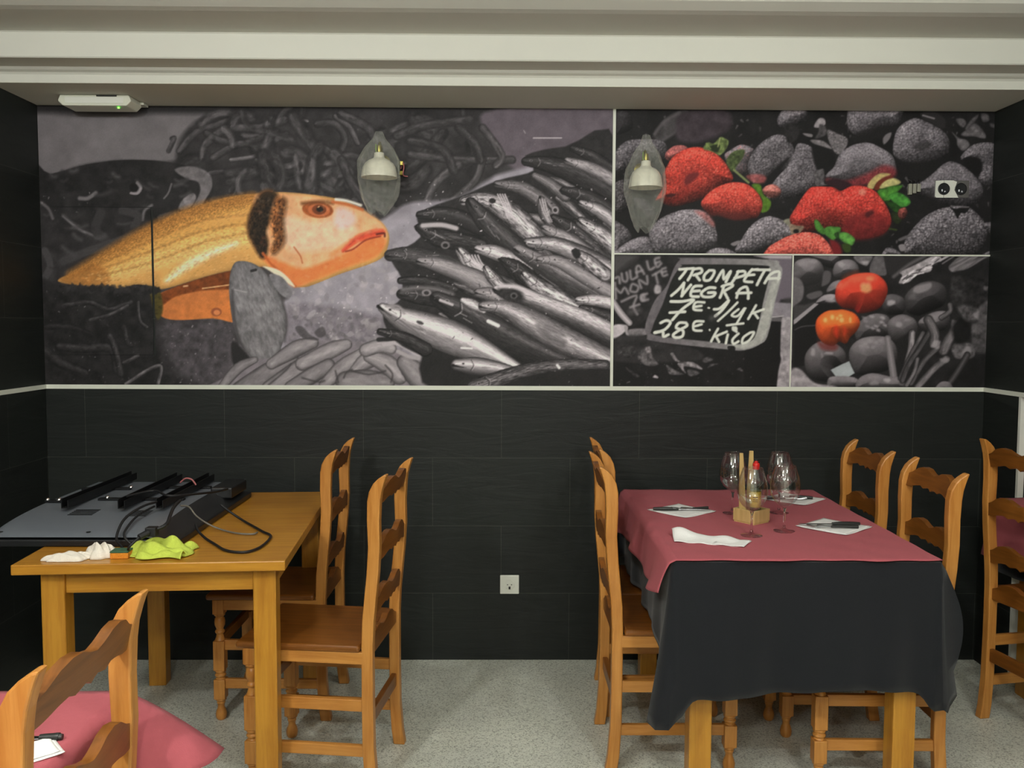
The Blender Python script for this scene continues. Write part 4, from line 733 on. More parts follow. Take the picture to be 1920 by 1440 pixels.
    fill([(20, 1100), (100, 1095), (180, 1180), (260, 1230), (420, 1250), (420, 1300), (20, 1300)], 150, 4, noise=(9, .25))
    # stalks, lower right
    st = [([(1130, 760), (1120, 900), (1080, 1060)], 34, 135), ([(1230, 760), (1120, 960), (1020, 1180)], 22, 92), ([(1300, 740), (1200, 900), (1100, 1050), (1040, 1200)], 26, 74), ([(1560, 680), (1470, 820), (1420, 920)], 52, 104), ([(1360, 900), (1240, 1020), (1120, 1220)], 30, 82), ([(1450, 1000), (1330, 1090), (1180, 1260)], 36, 112), ([(1640, 960), (1560, 1100), (1440, 1280)], 34, 80), ([(1180, 1000), (1150, 1120), (1080, 1240)], 22, 105), ([(1830, 1160), (1760, 1260)], 18, 66), ([(1280, 640), (1340, 760), (1330, 860)], 46, 108), ([(1400, 620), (1480, 560), (1480, 500)], 26, 96)]
    for i, (p, w_, g) in enumerate(st): tube([(x, y, w_) for x, y in p], [(-1, 30), (-.5, g), (.1, g*1.05), (.7, g*.6), (1, 28)], 2.2, (12, 3, .3), k=i)
    hl(1350, 870, 44, 40, 165); hl(1530, 680, 46, 40, 130); hl(1430, 1010, 40, 30, 140); fill([(1500, 880), (1600, 840), (1700, 880), (1700, 980), (1600, 1000), (1520, 980)], 92, 4, noise=(7, .5)); hl(1640, 920, 34, 40, 150)
    fill([(1500, 700), (1600, 600), (1660, 640), (1660, 820), (1540, 860)], 20, 8, noise=(10, .4)); fill([(1540, 500), (1700, 520), (1760, 560), (1720, 640), (1620, 640)], 80, 6, noise=(7, .6)); hl(1740, 600, 46, 40, 150); fill([(1760, 430), (1860, 420), (1860, 900), (1700, 920), (1680, 700), (1740, 640)], 74, 5, noise=(9, .6)); fill([(1620, 300), (1860, 260), (1860, 420), (1700, 520)], 34, 6, noise=(7, .7)); hl(1810, 350, 24, 22, 120); fill([(1500, 250), (1600, 260), (1640, 420), (1540, 520), (1480, 420)], 46, 6, noise=(7, .6)); fill([(1480, 1100), (1900, 960), (1900, 1300), (1500, 1300)], 22, 10, noise=(12, .3), op=.8); tube([(1640, 960, 30), (1560, 1100, 30), (1470, 1230, 30)], [(-1, 30), (0, 84), (1, 28)], 2.2); tom([(1340, 1270), (1400, 1210), (1480, 1220), (1500, 1300), (1340, 1300)], 108, 12)
    line([(1845, 560), (1845, 760)], 10, 130, 3, .8)
    # red tomatoes
    fill([(480, 250), (560, 200), (640, 190), (600, 260), (500, 290)], (110, 60, 44), 8, op=.7)
    T_ = dict(soft=2., rim=(6, .25), noise=(9, .1))
    fill([(420, 400), (450, 300), (540, 240), (640, 210), (780, 210), (870, 270), (905, 350), (890, 430), (840, 520), (760, 560), (640, 580), (600, 545), (500, 530), (440, 480)], (196, 62, 46), light=(-.2, -.9, .45, 46), **T_)
    fill([(560, 250), (660, 215), (780, 230), (800, 270), (700, 280), (600, 290)], (214, 106, 78), 9, op=.6); hl(700, 330, 48, 42, 190, 0, .15); fill(ell(705, 345, 50, 44, 0, .2), (216, 160, 108), 6, op=.85); fill(ell(740, 260, 30, 20), (220, 150, 106), 6, op=.7); fill([(600, 545), (640, 480), (650, 560)], (130, 30, 30), 5, op=.6); line([(440, 340), (470, 310)], 14, (216, 120, 100), 6, .6); fill([(560, 270), (540, 300), (480, 360), (470, 330)], (214, 120, 90), 8, op=.5)
    fill([(240, 700), (260, 620), (340, 560), (440, 548), (500, 545), (600, 580), (650, 660), (620, 740), (560, 800), (520, 860), (460, 840), (400, 880), (320, 860), (260, 790)], (218, 86, 40), light=(-.2, -.9, .45, 46), **T_)
    fill([(290, 640), (360, 580), (480, 570), (580, 610), (600, 680), (520, 700), (400, 680), (320, 700)], (238, 136, 64), 12, op=.6)
    for x, y, a, b in [(395, 615, 18, 22), (480, 640, 20, 22), (470, 600, 16, 10), (560, 640, 10, 24), (440, 625, 10, 14), (330, 640, 16, 20)]: fill(ell(x, y, a, b), (240, 196, 128), 4, op=.75)
    fill([(420, 690), (450, 720), (440, 800), (410, 760)], (214, 52, 30), 8, op=.7); fill([(500, 700), (530, 740), (500, 780)], (216, 56, 32), 7, op=.6); fill([(260, 840), (340, 860), (440, 870), (420, 920), (300, 910)], (110, 40, 38), 7, op=.7)
    CLIP[0] = None
paint_fish(); paint_berries(); paint_sign(); paint_tomatoes()
CV += 9*(np.random.RandomState(2).rand(GH, GW, 1)-.5)
CV = np.clip(CV, 8, 255)

# ---------------------------------------------------------------- put the painted pictures on the wall
def proj(X, Y, Z):
    d = Vector((X, Y, Z-1.46)); return 960+1692.5*d.dot(rt2)/d.dot(fw), 720-1692.5*d.dot(up2)/d.dot(fw)
# plane homography of the back wall (wall metres -> artwork pixels), from four corners of the wall
src = [(XL, 1.2), (XR, 1.2), (XR, 2.35), (XL, 2.35)]; dst = [proj(x, YB, z) for x, z in src]
A = []; bb_ = []
for (x, z), (u_, v_) in zip(src, dst):
    A += [[x, z, 1, 0, 0, 0, -u_*x, -u_*z], [0, 0, 0, x, z, 1, -v_*x, -v_*z]]; bb_ += [u_, v_]
HM = np.append(np.linalg.solve(np.array(A), np.array(bb_)), 1).reshape(3, 3)
GAIN = 1.26
LIN = CV/255; LIN = np.where(LIN <= .04045, LIN/12.92, ((LIN+.055)/1.055)**2.4)*GAIN; LIN = np.minimum(LIN, .9)
def sample(X, Z):
    w_ = HM[2, 0]*X+HM[2, 1]*Z+1; u_ = (HM[0, 0]*X+HM[0, 1]*Z+HM[0, 2])/w_-GX0-.5; v_ = (HM[1, 0]*X+HM[1, 1]*Z+HM[1, 2])/w_-GY0-.5
    u_ = np.clip(u_, 0, GW-1.01); v_ = np.clip(v_, 0, GH-1.01); i = u_.astype(int); j = v_.astype(int); fu = (u_-i)[..., None]; fv = (v_-j)[..., None]
    return (LIN[j, i]*(1-fu)+LIN[j, i+1]*fu)*(1-fv)+(LIN[j+1, i]*(1-fu)+LIN[j+1, i+1]*fu)*fv
mm, nt, b = newmat('printed_picture'); at = nd(nt, 'ShaderNodeAttribute', attribute_name='Col'); nt.links.new(at.outputs['Color'], b.inputs['Base Color']); b.inputs['Roughness'].default_value = .6; b.inputs['Specular IOR Level'].default_value = .25
def picture(name, x0, x1, z0, z1, y, step=.0033, hole=None, parent=None):
    nu = int((x1-x0)/step)+1; nv = int((z1-z0)/step)+1
    X, Z = np.meshgrid(np.linspace(x0, x1, nu+1), np.linspace(z0, z1, nv+1))
    C = sample(X, Z); V = np.stack([X, np.full_like(X, y), Z], -1).reshape(-1, 3)
    I = (np.arange(nv)[:, None]*(nu+1)+np.arange(nu)[None]); F = np.stack([I, I+1, I+nu+2, I+nu+1], -1).reshape(-1, 4)
    if hole:
        cx = V[F[:, 0], 0]+step/2; cz = V[F[:, 0], 2]+step/2
        F = F[~((cx > hole[0]) & (cx < hole[1]) & (cz > hole[2]) & (cz < hole[3]))]
    me = bpy.data.meshes.new(name); me.vertices.add(len(V)); me.vertices.foreach_set('co', V.ravel().astype(np.float32))
    me.loops.add(len(F)*4); me.loops.foreach_set('vertex_index', F.ravel().astype(np.int32)); me.polygons.add(len(F)); me.polygons.foreach_set('loop_start', np.arange(0, len(F)*4, 4, dtype=np.int32))
    me.update(calc_edges=True)
    a = me.color_attributes.new('Col', 'FLOAT_COLOR', 'POINT'); a.data.foreach_set('color', np.concatenate([C, np.ones(C.shape[:2]+(1,))], -1).reshape(-1).astype(np.float32))
    me.materials.append(mm); return link(bpy.data.objects.new(name, me), parent)
HB = (-1.892, -1.472, 1.322, 1.938)     # cupboard hatch: x0, x1, z0, z1
p = picture('wall_mural', XL+.001, .4615, T1, 2.356, YB-.003, hole=(HB[0]-.002, HB[1]+.009, HB[2]-.003, HB[3]+.003))
tag(p, 'large wall picture of an orange sea bream on ice beside heaped grey hake', 'mural')
h = picture('hatch_door', HB[0], HB[1], HB[2], HB[3], YB-.005, parent=p); h['label'] = 'picture-covered flap with a dark gap along its right side'
tag(picture('wall_mural', .4745, XR-.001, 1.7595, 2.356, YB-.003), 'wall picture of red strawberries among grey ones, above the market pictures', 'mural')
tag(picture('wall_mural', .4745, 1.2285, T1, 1.7525, YB-.003), 'wall picture of a chalked price board reading TROMPETA NEGRA', 'mural')
tag(picture('wall_mural', 1.2355, XR-.001, T1, 1.7525, YB-.003), 'wall picture of two red tomatoes among grey vegetables', 'mural')

# ---------------------------------------------------------------- lamps out of the frame
for x, y, e in LAMPS:
    t = thing('ceiling_lamp', 'white surface-mounted ceiling lamp with a lit bulb, above the room', 'lamp', (x, y, 0), group='ceiling lamps of the dining room')
    MB().lathe([(.05, 2.64), (.055, 2.625), (.05, 2.61), (.008, 2.60), (.008, 2.52), (.018, 2.515), (.018, 2.49)], 20).build('lamp_base', M['white'], t, smooth=40)
    MB().lathe([(.018, 2.489), (.02, 2.484), (.012, 2.48)], 16).build('bulb_collar', M['steel'], t, smooth=40)

# ---------------------------------------------------------------- chairs
def P_(z, tab): 
    return float(np.interp(z, [t[0] for t in tab], [t[1] for t in tab]))
PF = [(0, .014), (.05, .007), (.15, .001), (.3, 0), (.47, 0), (.55, .003), (.62, .010), (.70, .018), (.78, .023), (.86, .020), (.92, .021), (.95, .027), (.975, .040), (.99, .055), (1.003, .074)]
PB = [(0, .054), (.05, .046), (.15, .038), (.3, .036), (.47, .036), (.55, .040), (.62, .047), (.70, .055), (.78, .060), (.86, .059), (.92, .062), (.95, .066), (.975, .073), (.99, .078), (1.003, .083)]
def slat_outline(w, zc, hh, low=False):
    U = np.linspace(0, 1, 33)
    top = np.interp(U, [0, .07, .15, .25, .34, .43, .5, .57, .66, .75, .85, .93, 1], [.010, .018, .034, .042, .040, .029, .024, .029, .040, .042, .034, .018, .010])
    bot = np.interp(U, [0, .1, .2, .28, .34, .4, .45, .5, .55, .6, .66, .72, .8, .9, 1], [-.034, -.030, -.022, -.019, -.026, -.022, -.018, -.028, -.018, -.022, -.026, -.019, -.022, -.030, -.034])
    if low: bot = np.full_like(bot, -.03)
    return [((u-.5)*w, zc+t) for u, t in zip(U, top)]+[((u-.5)*w, zc+t) for u, t in zip(U[::-1], bot[::-1])]
def make_chair(name, label):
    t = thing(name, label, 'chair')
    zs = [q[0] for q in PF]
    poly = [(P_(z, PF), z) for z in zs]+[(P_(z, PB), z) for z in reversed(zs)]
    for s in (-1, 1):
        x = s*.1725; MB().prism(poly, x-.0155, x+.0155, 'x').build('back_post', POST[2], t, bevel=.004)
    for zc in (.940, .768, .600):
        yc = P_(zc, PB)-.0125; sl_ = (P_(zc+.03, PF)-P_(zc-.03, PF))/.06
        mb = MB(); o = slat_outline(.318, zc, .035); n = len(o); v = []
        for dy in (-.010, .009):
            for x, z in o: v.append((x, yc+dy+sl_*(z-zc)*.8+.010*(1-(x/.159)**2), z))
        # quads between the top and bottom edge keep the bow clean
        f = []; h_ = n//2
        for i in range(h_-1):
            a, b_ = i, i+1; c_, d_ = n-2-i, n-1-i
            f += [(a, d_, c_, b_), (n+a, n+b_, n+c_, n+d_)]
        f += [(i, (i+1) % n, n+(i+1) % n, n+i) for i in range(n)]
        mb.add(v, f).build('slat', SLAT[0], t, smooth=35)
    # rail behind the seat, scalloped like the slats
    MB().prism(slat_outline(.318, .462, .03, True), .004, .026, 'y').build('back_rail', SLAT[0], t, bevel=.002)
    # seat board
    sp_ = [(-.20, -.398), (.20, -.398), (.195, -.004), (-.195, -.004)]
    MB().prism(sp_, .452, .474, 'z').build('seat', SLAT[1], t, bevel=.009, seg=3)
    mb = MB().box(-.168, .168, -.372, -.352, .412, .452)
    mb.build('apron', POST[0], t, bevel=.002)
    for s in (-1, 1): MB().box(s*.178-.010, s*.178+.010, -.345, .006, .414, .452).build('apron', POST[1], t, bevel=.002)
    for s in (-1, 1):   # turned front legs
        x = s*.172; y = -.355; mb = MB().box(x-.0205, x+.0205, y-.0205, y+.0205, .398, .452)
        mb.lathe([(.019, .398), (.020, .392), (.013, .386), (.0175, .380), (.0195, .368), (.0185, .355), (.012, .340), (.0175, .333), (.0175, .328), (.012, .322), (.014, .310), (.019, .298)], 20, (x, y, 0))
        mb.box(x-.0205, x+.0205, y-.0205, y+.0205, .188, .298)
        mb.lathe([(.019, .188), (.021, .182), (.015, .176), (.0205, .170), (.0205, .166), (.015, .160), (.019, .154)], 20, (x, y, 0))
        mb.box(x-.0205, x+.0205, y-.0205, y+.0205, .080, .154)
        mb.lathe([(.018, .080), (.020, .075), (.014, .070), (.016, .064), (.013, .058), (.012, .048), (.017, .036), (.0205, .022), (.019, .008), (.014, 0)], 20, (x, y, 0))
        mb.build('front_leg', POST[2], t, smooth=38, bevel=.0025)
    for s in (-1, 1):
        for z0, z1 in ((.262, .300), (.118, .154)): MB().box(s*.172-.009, s*.172+.009, -.338, .012, z0, z1).build('stretcher', POST[1], t, bevel=.003)
    MB().box(-.155, .155, -.364, -.346, .272, .310).build('stretcher', SLAT[0], t, bevel=.003)
    MB().box(-.160, .160, .008, .026, .208, .254).build('stretcher', SLAT[0], t, bevel=.003)
    return t
D = math.radians
first = [None]
def chair(x, y, deg, label, sz=1, group=None):
    if first[0] is None: o = first[0] = make_chair('dining_chair', label)
    else: o = copy_tree(first[0])
    o.location = (x, y, 0); o.rotation_euler = (0, 0, D(deg)); o.scale = (1, 1, sz); o['label'] = label
    if group: o['group'] = group
    return o
GC = 'wooden ladder-back dining chairs'
chair(-.405, 2.895, -97, 'ladder-back pine chair at the right side of the bare table, nearer the viewer', group=GC)
chair(-.672, 3.42, -91, 'ladder-back pine chair at the right side of the bare table, nearer the back wall', group=GC)
chair(.396, 3.043, 90, 'ladder-back pine chair at the left side of the laid table, in front of the other', group=GC)
chair(.438, 3.452, 90, 'ladder-back pine chair at the left side of the laid table, against the back wall', group=GC)
chair(1.366, 2.93, -91, 'ladder-back pine chair at the right side of the laid table, nearer the viewer', group=GC)
chair(1.348, 3.415, -90, 'ladder-back pine chair at the right side of the laid table, nearer the back wall', group=GC)
chair(1.866, 3.10, 101, 'ladder-back pine chair cut by the right picture edge, before a pink cloth', 1.045, group=GC)
chair(-.687, 1.345, -90, 'ladder-back pine chair close in the lower left corner, over a pink tablecloth', group=GC)

# ---------------------------------------------------------------- tables
def table(w_, l_, loc, rz, label, h=.762):
    """origin at the near left corner; x across, y away from the viewer"""
    t = thing('dining_table', label, 'table', loc, rz)
    MB().box(0, w_, 0, l_, h-.03, h).build('tabletop', TABW[0], t, bevel=.003)
    a, L = .035, .068
    for x in (.062, w_-a-L):
        for y in (.045, l_-.045-L): MB().box(x, x+L, y, y+L, 0, h-.03).build('leg', TABW[2], t, bevel=.004)
    for y in (.055, l_-.055-.022): MB().box(.062+L, w_-a-L, y, y+.022, h-.100, h-.03).build('apron', TABW[0], t, bevel=.002)
    for x in (.072, w_-a-.01-.022): MB().box(x, x+.022, .045+L, l_-.045-L, h-.100, h-.03).build('apron', TABW[1], t, bevel=.002)
    return t
table(.775, 1.10, (-1.408, 2.565, 0), D(3.9), 'bare oak table carrying an upturned television and cleaning cloths')
TB = [(.505, 1.285, 2.585, 3.69), (1.985, 2.765, 2.45, 3.53), (-1.48, -.70, .60, 1.635)]
TL = ['oak table under black and pink cloths, laid with four wine glasses', 'oak table under cloths in the wall opening at the right edge', 'oak table under pink cloth in the lower left corner']
for (x0, x1, y0, y1), l in zip(TB, TL): table(x1-x0, y1-y0, (x0, y0, 0), 0, l)

def skirt(name, label, x0, x1, y0, y1, z, drop, flare, m, bulge=None, th=.003, seed=0, n=240, rows=16):
    """cloth lying on a table and hanging round it; drop(side, s) and flare(side, s): sides 0 front,1 right,2 back,3 left; s 0..1 along"""
    r = .007; x0 -= .003; x1 += .003; y0 -= .003; y1 += .003; per = []
    sides = [((x0, y0), (x1, y0), (0, -1)), ((x1, y0), (x1, y1), (1, 0)), ((x1, y1), (x0, y1), (0, 1)), ((x0, y1), (x0, y0), (-1, 0))]
    for k, (a, b_, nn) in enumerate(sides):
        L = math.hypot(b_[0]-a[0], b_[1]-a[1]); cnt = int(n*L/(2*(x1-x0+y1-y0)))
        for i in range(cnt+1):
            s = i/cnt; q = r/L; s2 = q+(1-2*q)*s
            per.append((a[0]+(b_[0]-a[0])*s2, a[1]+(b_[1]-a[1])*s2, nn[0], nn[1], k, s))
        n2 = sides[(k+1) % 4][2]
        for j in range(1, 4):
            t = j/4; nx = nn[0]*(1-t)+n2[0]*t; ny = nn[1]*(1-t)+n2[1]*t; l_ = math.hypot(nx, ny); nx /= l_; ny /= l_
            cx = b_[0]-(nn[0]+n2[0])*r; cy = b_[1]-(nn[1]+n2[1])*r
            per.append((cx+nx*r, cy+ny*r, nx, ny, k+.5, t))
    N = len(per); v = []; f = []; rnd = random.Random(seed); ph = [rnd.random()*6 for _ in range(6)]
    cx, cy = (x0+x1)/2, (y0+y1)/2
    for k in (0, .5, .97):   # top
        for p in per: v.append((cx+(p[0]-cx)*k, cy+(p[1]-cy)*k, z))
    for j in range(rows+1):
        t = j/rows
        for i, p in enumerate(per):
            d_ = drop(p[4], p[5]); fl = flare(p[4], p[5]); a = 2*PI*i/N
            wv = .010*math.sin(a*9+ph[0])+.007*math.sin(a*17+ph[1])+.004*math.sin(a*31+ph[2])
            off = fl*(t**1.3)+(bulge(p[4], p[5], t) if bulge else 0)+wv*t**1.2*min(1, d_/.2); e = .006*(1-t)*0
            zz = z-.001-d_*t if j else z-.0008
            rr = .003 if j == 0 else .006
            v.append((p[0]+p[2]*(off+rr*(j > 0)), p[1]+p[3]*(off+rr*(j > 0)), zz))
    R = rows+4
    for j in range(R-1):
        for i in range(N): f.append((j*N+i, j*N+(i+1) % N, (j+1)*N+(i+1) % N, (j+1)*N+i))
    o = MB().add(v, [q[::-1] for q in f]).build(name, m, smooth=60, solid=th, offset=0)
    return o
def lerp(a, b, t): return a+(b-a)*max(0, min(1, t))
def drop2(k, s):
    if k == 0: return .385+.06*math.exp(-(s/.045)**2)+.015*math.sin(s*7)+.05*math.exp(-((1-s)/.04)**2)
    if k == .5: return .40+.04*math.sin(PI*s)
    if k == 1: return lerp(.40, .272, (s-.02)/.08)
    if k == 1.5 or k == 2.5: return .272
    if k == 2: return .272
    if k == 3: return lerp(.27, .39, (s-.80)/.16)
    return .445+.03*math.sin(PI*s)
def flare2(k, s):
    if k == 0: return lerp(.04, .012, s/.12)
    if k == .5: return .03
    if k == 1: return lerp(.05, .02, s/.15)
    if k == 3: return lerp(-.002, .035, (s-.7)/.3)
    if k == 3.5: return .06
    return .008
def flareN(k, s): return .008
c2 = skirt('undercloth', '', TB[0][0], TB[0][1], TB[0][2], TB[0][3], .768, drop2, flare2, M['black'], seed=3, bulge=lambda k, s, t: (.045*max(0, 1-s/.16)**.6*math.sin(PI*min(1, (t**1.1)*1.25))*(1 if t < .8 else .6) if k == 1 else 0)+(.012*math.sin(s*11)*t if k == 0 else 0))
tag(c2, 'black tablecloth hanging to shin height in front of the laid table', 'tablecloth')
tag(skirt('undercloth', '', *TB[1], .768, lambda k, s: .27, flareN, M['black'], seed=5), 'black undercloth on the table at the right edge', 'tablecloth')
tag(skirt('undercloth', '', *TB[2], .768, lambda k, s: .27, flareN, M['black'], seed=6), 'black undercloth under the pink cloth in the lower left corner', 'tablecloth')

def overlay(name, label, x0, x1, y0, y1, z, hang, rows=60, m=None, cols=80, seed=0):
    """thin pink cover: lies on x0..x1,y0..y1 and overhangs by hang(side,s)=(length, out, drop) on left/right"""
    rnd = random.Random(seed); ph = rnd.random()*6
    L = [hang('left', j/rows) for j in range(rows+1)]; Rr = [hang('right', j/rows) for j in range(rows+1)]
    H = 14; v = []
    for j in range(rows+1):
        s = j/rows; y = y0+(y1-y0)*s; yy = y
        row = []
        if L[j]:
            ou, dr, dy = L[j][:3]
            for i in range(H, 0, -1):
                t = i/H; wv = (.010*math.sin(s*17+ph)+.006*math.sin(s*31+2*ph))*t
                row.append((x0-.012-(ou+wv)*t**.9, yy+dy*t, z-.004-dr*t**1.15-.004*math.sin(s*23)*t))
        else:
            for i in range(H): row.append((x0, yy, z))
        for i in range(cols+1):
            x = x0+(x1-x0)*i/cols; edge = .004*math.sin(x*19+ph)+.003*math.sin(x*47) if j == 0 else 0
            bmp = .0012*math.sin(x*40+y*13)*math.sin(y*22+ph)+.0010*math.sin(y*60)*math.exp(-((x-x0)/.1)**2)
            row.append((x, yy-edge-(.004 if j == 0 else 0), z+.0012+bmp))
        if Rr[j]:
            ou, dr, dy = Rr[j][:3]
            for i in range(1, H+1):
                t = i/H; wv = (.010*math.sin(s*17+ph)+.006*math.sin(s*31+2*ph))*t
                row.append((x1+.010+(ou+wv*.6)*t**.9, yy+dy*t, z-.003-dr*t**1.1))
        else:
            for i in range(H): row.append((x1, yy, z))
        v += row
    W = len(v)//(rows+1); f = [(j*W+i, j*W+i+1, (j+1)*W+i+1, (j+1)*W+i) for j in range(rows) for i in range(W-1)]
    return tag(MB().add(v, f).build(name, m or M['pink'], smooth=60, solid=.0016, offset=1), label, 'tablecloth')
def h2(side, s):
    if side == 'right': return None
    k = math.exp(-(s/.05)**2)
    return (lerp(.052, .030, s/.2), lerp(.085, .118, s/.25)+.012*math.sin(s*9), -.02*k)
overlay('tablecloth', 'pink paper-like top cloth on the laid table, one corner hanging at its left', .508, 1.288, 2.577, 3.695, .7745, h2, seed=2)
def h3(side, s):
    if side == 'right': return None
    return (lerp(.012, .055, (s-.6)/.4), lerp(.20, .225, s), 0)
overlay('tablecloth', 'pink top cloth hanging over the table seen behind the right-hand chair', 1.985, 2.765, 2.445, 3.534, .7745, h3, seed=4)
def h4(side, s):
    y = .60+1.04*s
    if side == 'left': return (.03, .12, 0)
    k = max(0, min(1, (y-1.50)/.10)); k = k*k*(3-2*k)
    return (lerp(.006, .175, k), lerp(.16, .105, k), lerp(0, .0, k))
overlay('tablecloth', 'bright pink top cloth in the lower left corner, flaring out behind the near chair', -1.48, -.70, .60, 1.64, .7745, h4, seed=8)

# ---------------------------------------------------------------- things on the laid table
def napkin(cx, cy, w_, h_, deg, label, lift=.0):
    mb = MB()
    for k in range(2):
        q = .006*k
        def fn(u, v_, q=q, k=k):
            x = (u-.5)*(w_-q*2); y = (v_-.5)*(h_-q*2); d_ = (abs(u-.5)*2)**6*(abs(v_-.5)*2)**4
            return (x, y, .0022*k+.002*d_+.0006*math.sin(x*50+k))
        mb.grid(16, 16, fn)
    o = mb.build('napkin', M['napkin'], smooth=60, solid=.0012, offset=1); o.location = (cx, cy, .7785); o.rotation_euler = (0, 0, D(deg))
    return tag(o, label, 'napkin', 'white paper napkins')
ZT = .7855
def knife(x, y, deg, label, z=ZT, hl=.095, group='table knives'):
    t = thing('table_knife', label, 'knife', (x, y, z), D(deg), group)
    MB().tube([(0, 0, .004), (.03, 0, .0045), (hl*.7, 0, .0045), (hl, 0, .004)], lambda u: .0052+.0018*math.sin(PI*u), 10).build('handle', M['handle'], t, smooth=60)
    MB().prism([(0, -.005), (-.012, -.007), (-.09, -.009), (-.112, -.003), (-.115, .003), (-.09, .006), (0, .005)], .003, .0044, 'z').build('blade', M['steel'], t, bevel=.0004)
def fork(x, y, deg, label, z=ZT, group='table forks', hl=.09):
    t = thing('table_fork', label, 'fork', (x, y, z), D(deg), group)
    MB().tube([(0, 0, .003), (.04, 0, .004), (hl, 0, .0035)], lambda u: .0036+.002*u, 10).build('handle', M['handle'], t, smooth=60)
    mb = MB().tube([(0, 0, .003), (-.03, 0, .005), (-.045, 0, .004)], lambda u: .0024+.004*u, 8)
    for k in range(4): mb.tube([(-.043, -.0075+.005*k, .004), (-.06, -.0085+.0056*k, .0045), (-.08, -.0085+.0056*k, .009)], .0013, 6)
    mb.build('tines', M['steel'], t, smooth=60)
napkin(.660, 3.258, .178, .176, 40, 'flat white napkin at the back left place, fork and knife lying on it')
knife(.645, 3.240, 178, 'dark-handled knife on the back left napkin', hl=.092)
fork(.70, 3.256, 10, 'fork on the back left napkin, tines beside the knife handle', hl=.06)
napkin(1.126, 3.003, .185, .18, 42, 'flat white napkin at the front right place, fork and knife across it')
knife(1.118, 3.000, 1, 'dark-handled knife on the front right napkin')
fork(1.10, 2.962, -4, 'fork on the front right napkin, in front of the knife')
napkin(1.145, 3.485, .18, .18, 45, 'flat white napkin at the back right place, behind the glasses')
knife(1.125, 3.478, -14, 'dark-handled knife on the back right napkin', hl=.088)
fork(1.10, 3.447, 172, 'fork on the back right napkin, handle towards the glasses', hl=.07)
# the folded one, front left
def fold(u, v_):
    a = Vector((.554, 2.893)); b_ = Vector((.788, 2.790)); c_ = Vector((.740, 2.722)); d_ = Vector((.544, 2.792))
    p = (a.lerp(b_, u)).lerp(d_.lerp(c_, u), v_); zz = .778+.002+.020*math.exp(-((v_-.15)/.35)**2)*(1-u)**.8*(1+.5*math.sin(u*11))+.0015*math.sin(u*20)
    return (p.x, p.y, zz)
mb = MB().grid(28, 12, fold); o = mb.build('napkin', M['napkin'], smooth=60, solid=.0015, offset=1)
mb = MB().grid(10, 10, lambda u, v_: (.70+.088*u-.045*v_, 2.835-.04*u-.08*v_, .7805+.001*math.sin(u*9))); mb.build('napkin_corner', M['napkin'], o, smooth=60, solid=.001)
tag(o, 'white napkin folded over its cutlery at the front left place', 'napkin', 'white paper napkins')
napkin(-.745, 1.395, .085, .075, 40, 'small white napkin on the pink cloth in the lower left corner')
knife(-.752, 1.441, 2, 'dark-handled knife lying on the pink cloth in the lower left corner', z=.7785, hl=.036, group='table knives')

gp = [(.034, 0), (.035, .0015), (.030, .003), (.012, .0055), (.006, .010), (.0038, .022), (.0034, .045), (.0036, .068), (.006, .078), (.018, .086), (.034, .100), (.045, .119), (.0495, .140), (.0490, .160), (.0445, .182), (.0375, .203), (.0325, .219), (.0315, .221), (.0306, .219), (.0358, .203), (.0430, .182), (.0476, .160), (.0481, .140), (.0436, .119), (.0325, .101), (.016, .0885), (.004, .084), (.0004, .0835)]
def glass(x, y, label, g0=[None]):
    if g0[0] is None:
        g0[0] = o = thing('wine_glass', label, 'glass', group='balloon wine glasses')
        MB().lathe(gp[:9]+[(.001, .0795)], 32).build('stem', M['stemglass'], o, smooth=60)
        MB().lathe([(.0005, .0800)]+[(a, b_+.0008) for a, b_ in gp[8:]], 48).build('bowl', M['glass'], o, smooth=60)
    else: o = copy_tree(g0[0])
    o.location = (x, y, .7772); o['label'] = label
glass(.812, 2.880, 'balloon wine glass in front of the wooden caddy, nearest the viewer')
glass(.938, 2.944, 'balloon wine glass right of the caddy, the nearer of that pair')
glass(.838, 3.225, 'balloon wine glass behind and left of the wooden caddy')
glass(1.010, 3.235, 'balloon wine glass behind the pair\'s nearer glass, right of the caddy')

# caddy with two bottles
t = thing('condiment_caddy', 'small wooden caddy with two tall uprights, holding bottles on the pink cloth', 'caddy', (.868, 3.085, .777), D(38))
MB().box(-.042, .042, -.042, .042, 0, .006).build('base', CADW, t, bevel=.001)
for a in range(4):
    mb = MB().box(-.044, .044, -.044, -.037, .006, .048) if a % 2 == 0 else MB().box(-.0365, .0365, -.044, -.037, .006, .048)
    o = mb.build('side_panel', CADW, t, bevel=.001); o.rotation_euler = (0, 0, a*PI/2)
for wx, wy, pl_ in ((-.029, .002, [(-.014, .006), (.013, .006), (.009, .05), (.003, .15), (-.004, .240), (-.016, .240), (-.015, .10)]), (.004, .036, [(-.014, .006), (.014, .006), (.013, .10), (.008, .243), (-.006, .243), (-.012, .10)])):
    o = MB().prism(pl_, -.003, .003, 'y').build('upright', CADW, t, bevel=.001); o.rotation_euler = (0, 0, -D(38)); c_, s_ = math.cos(D(38)), math.sin(D(38)); o.location = (wx*c_+wy*s_, -wx*s_+wy*c_, 0)
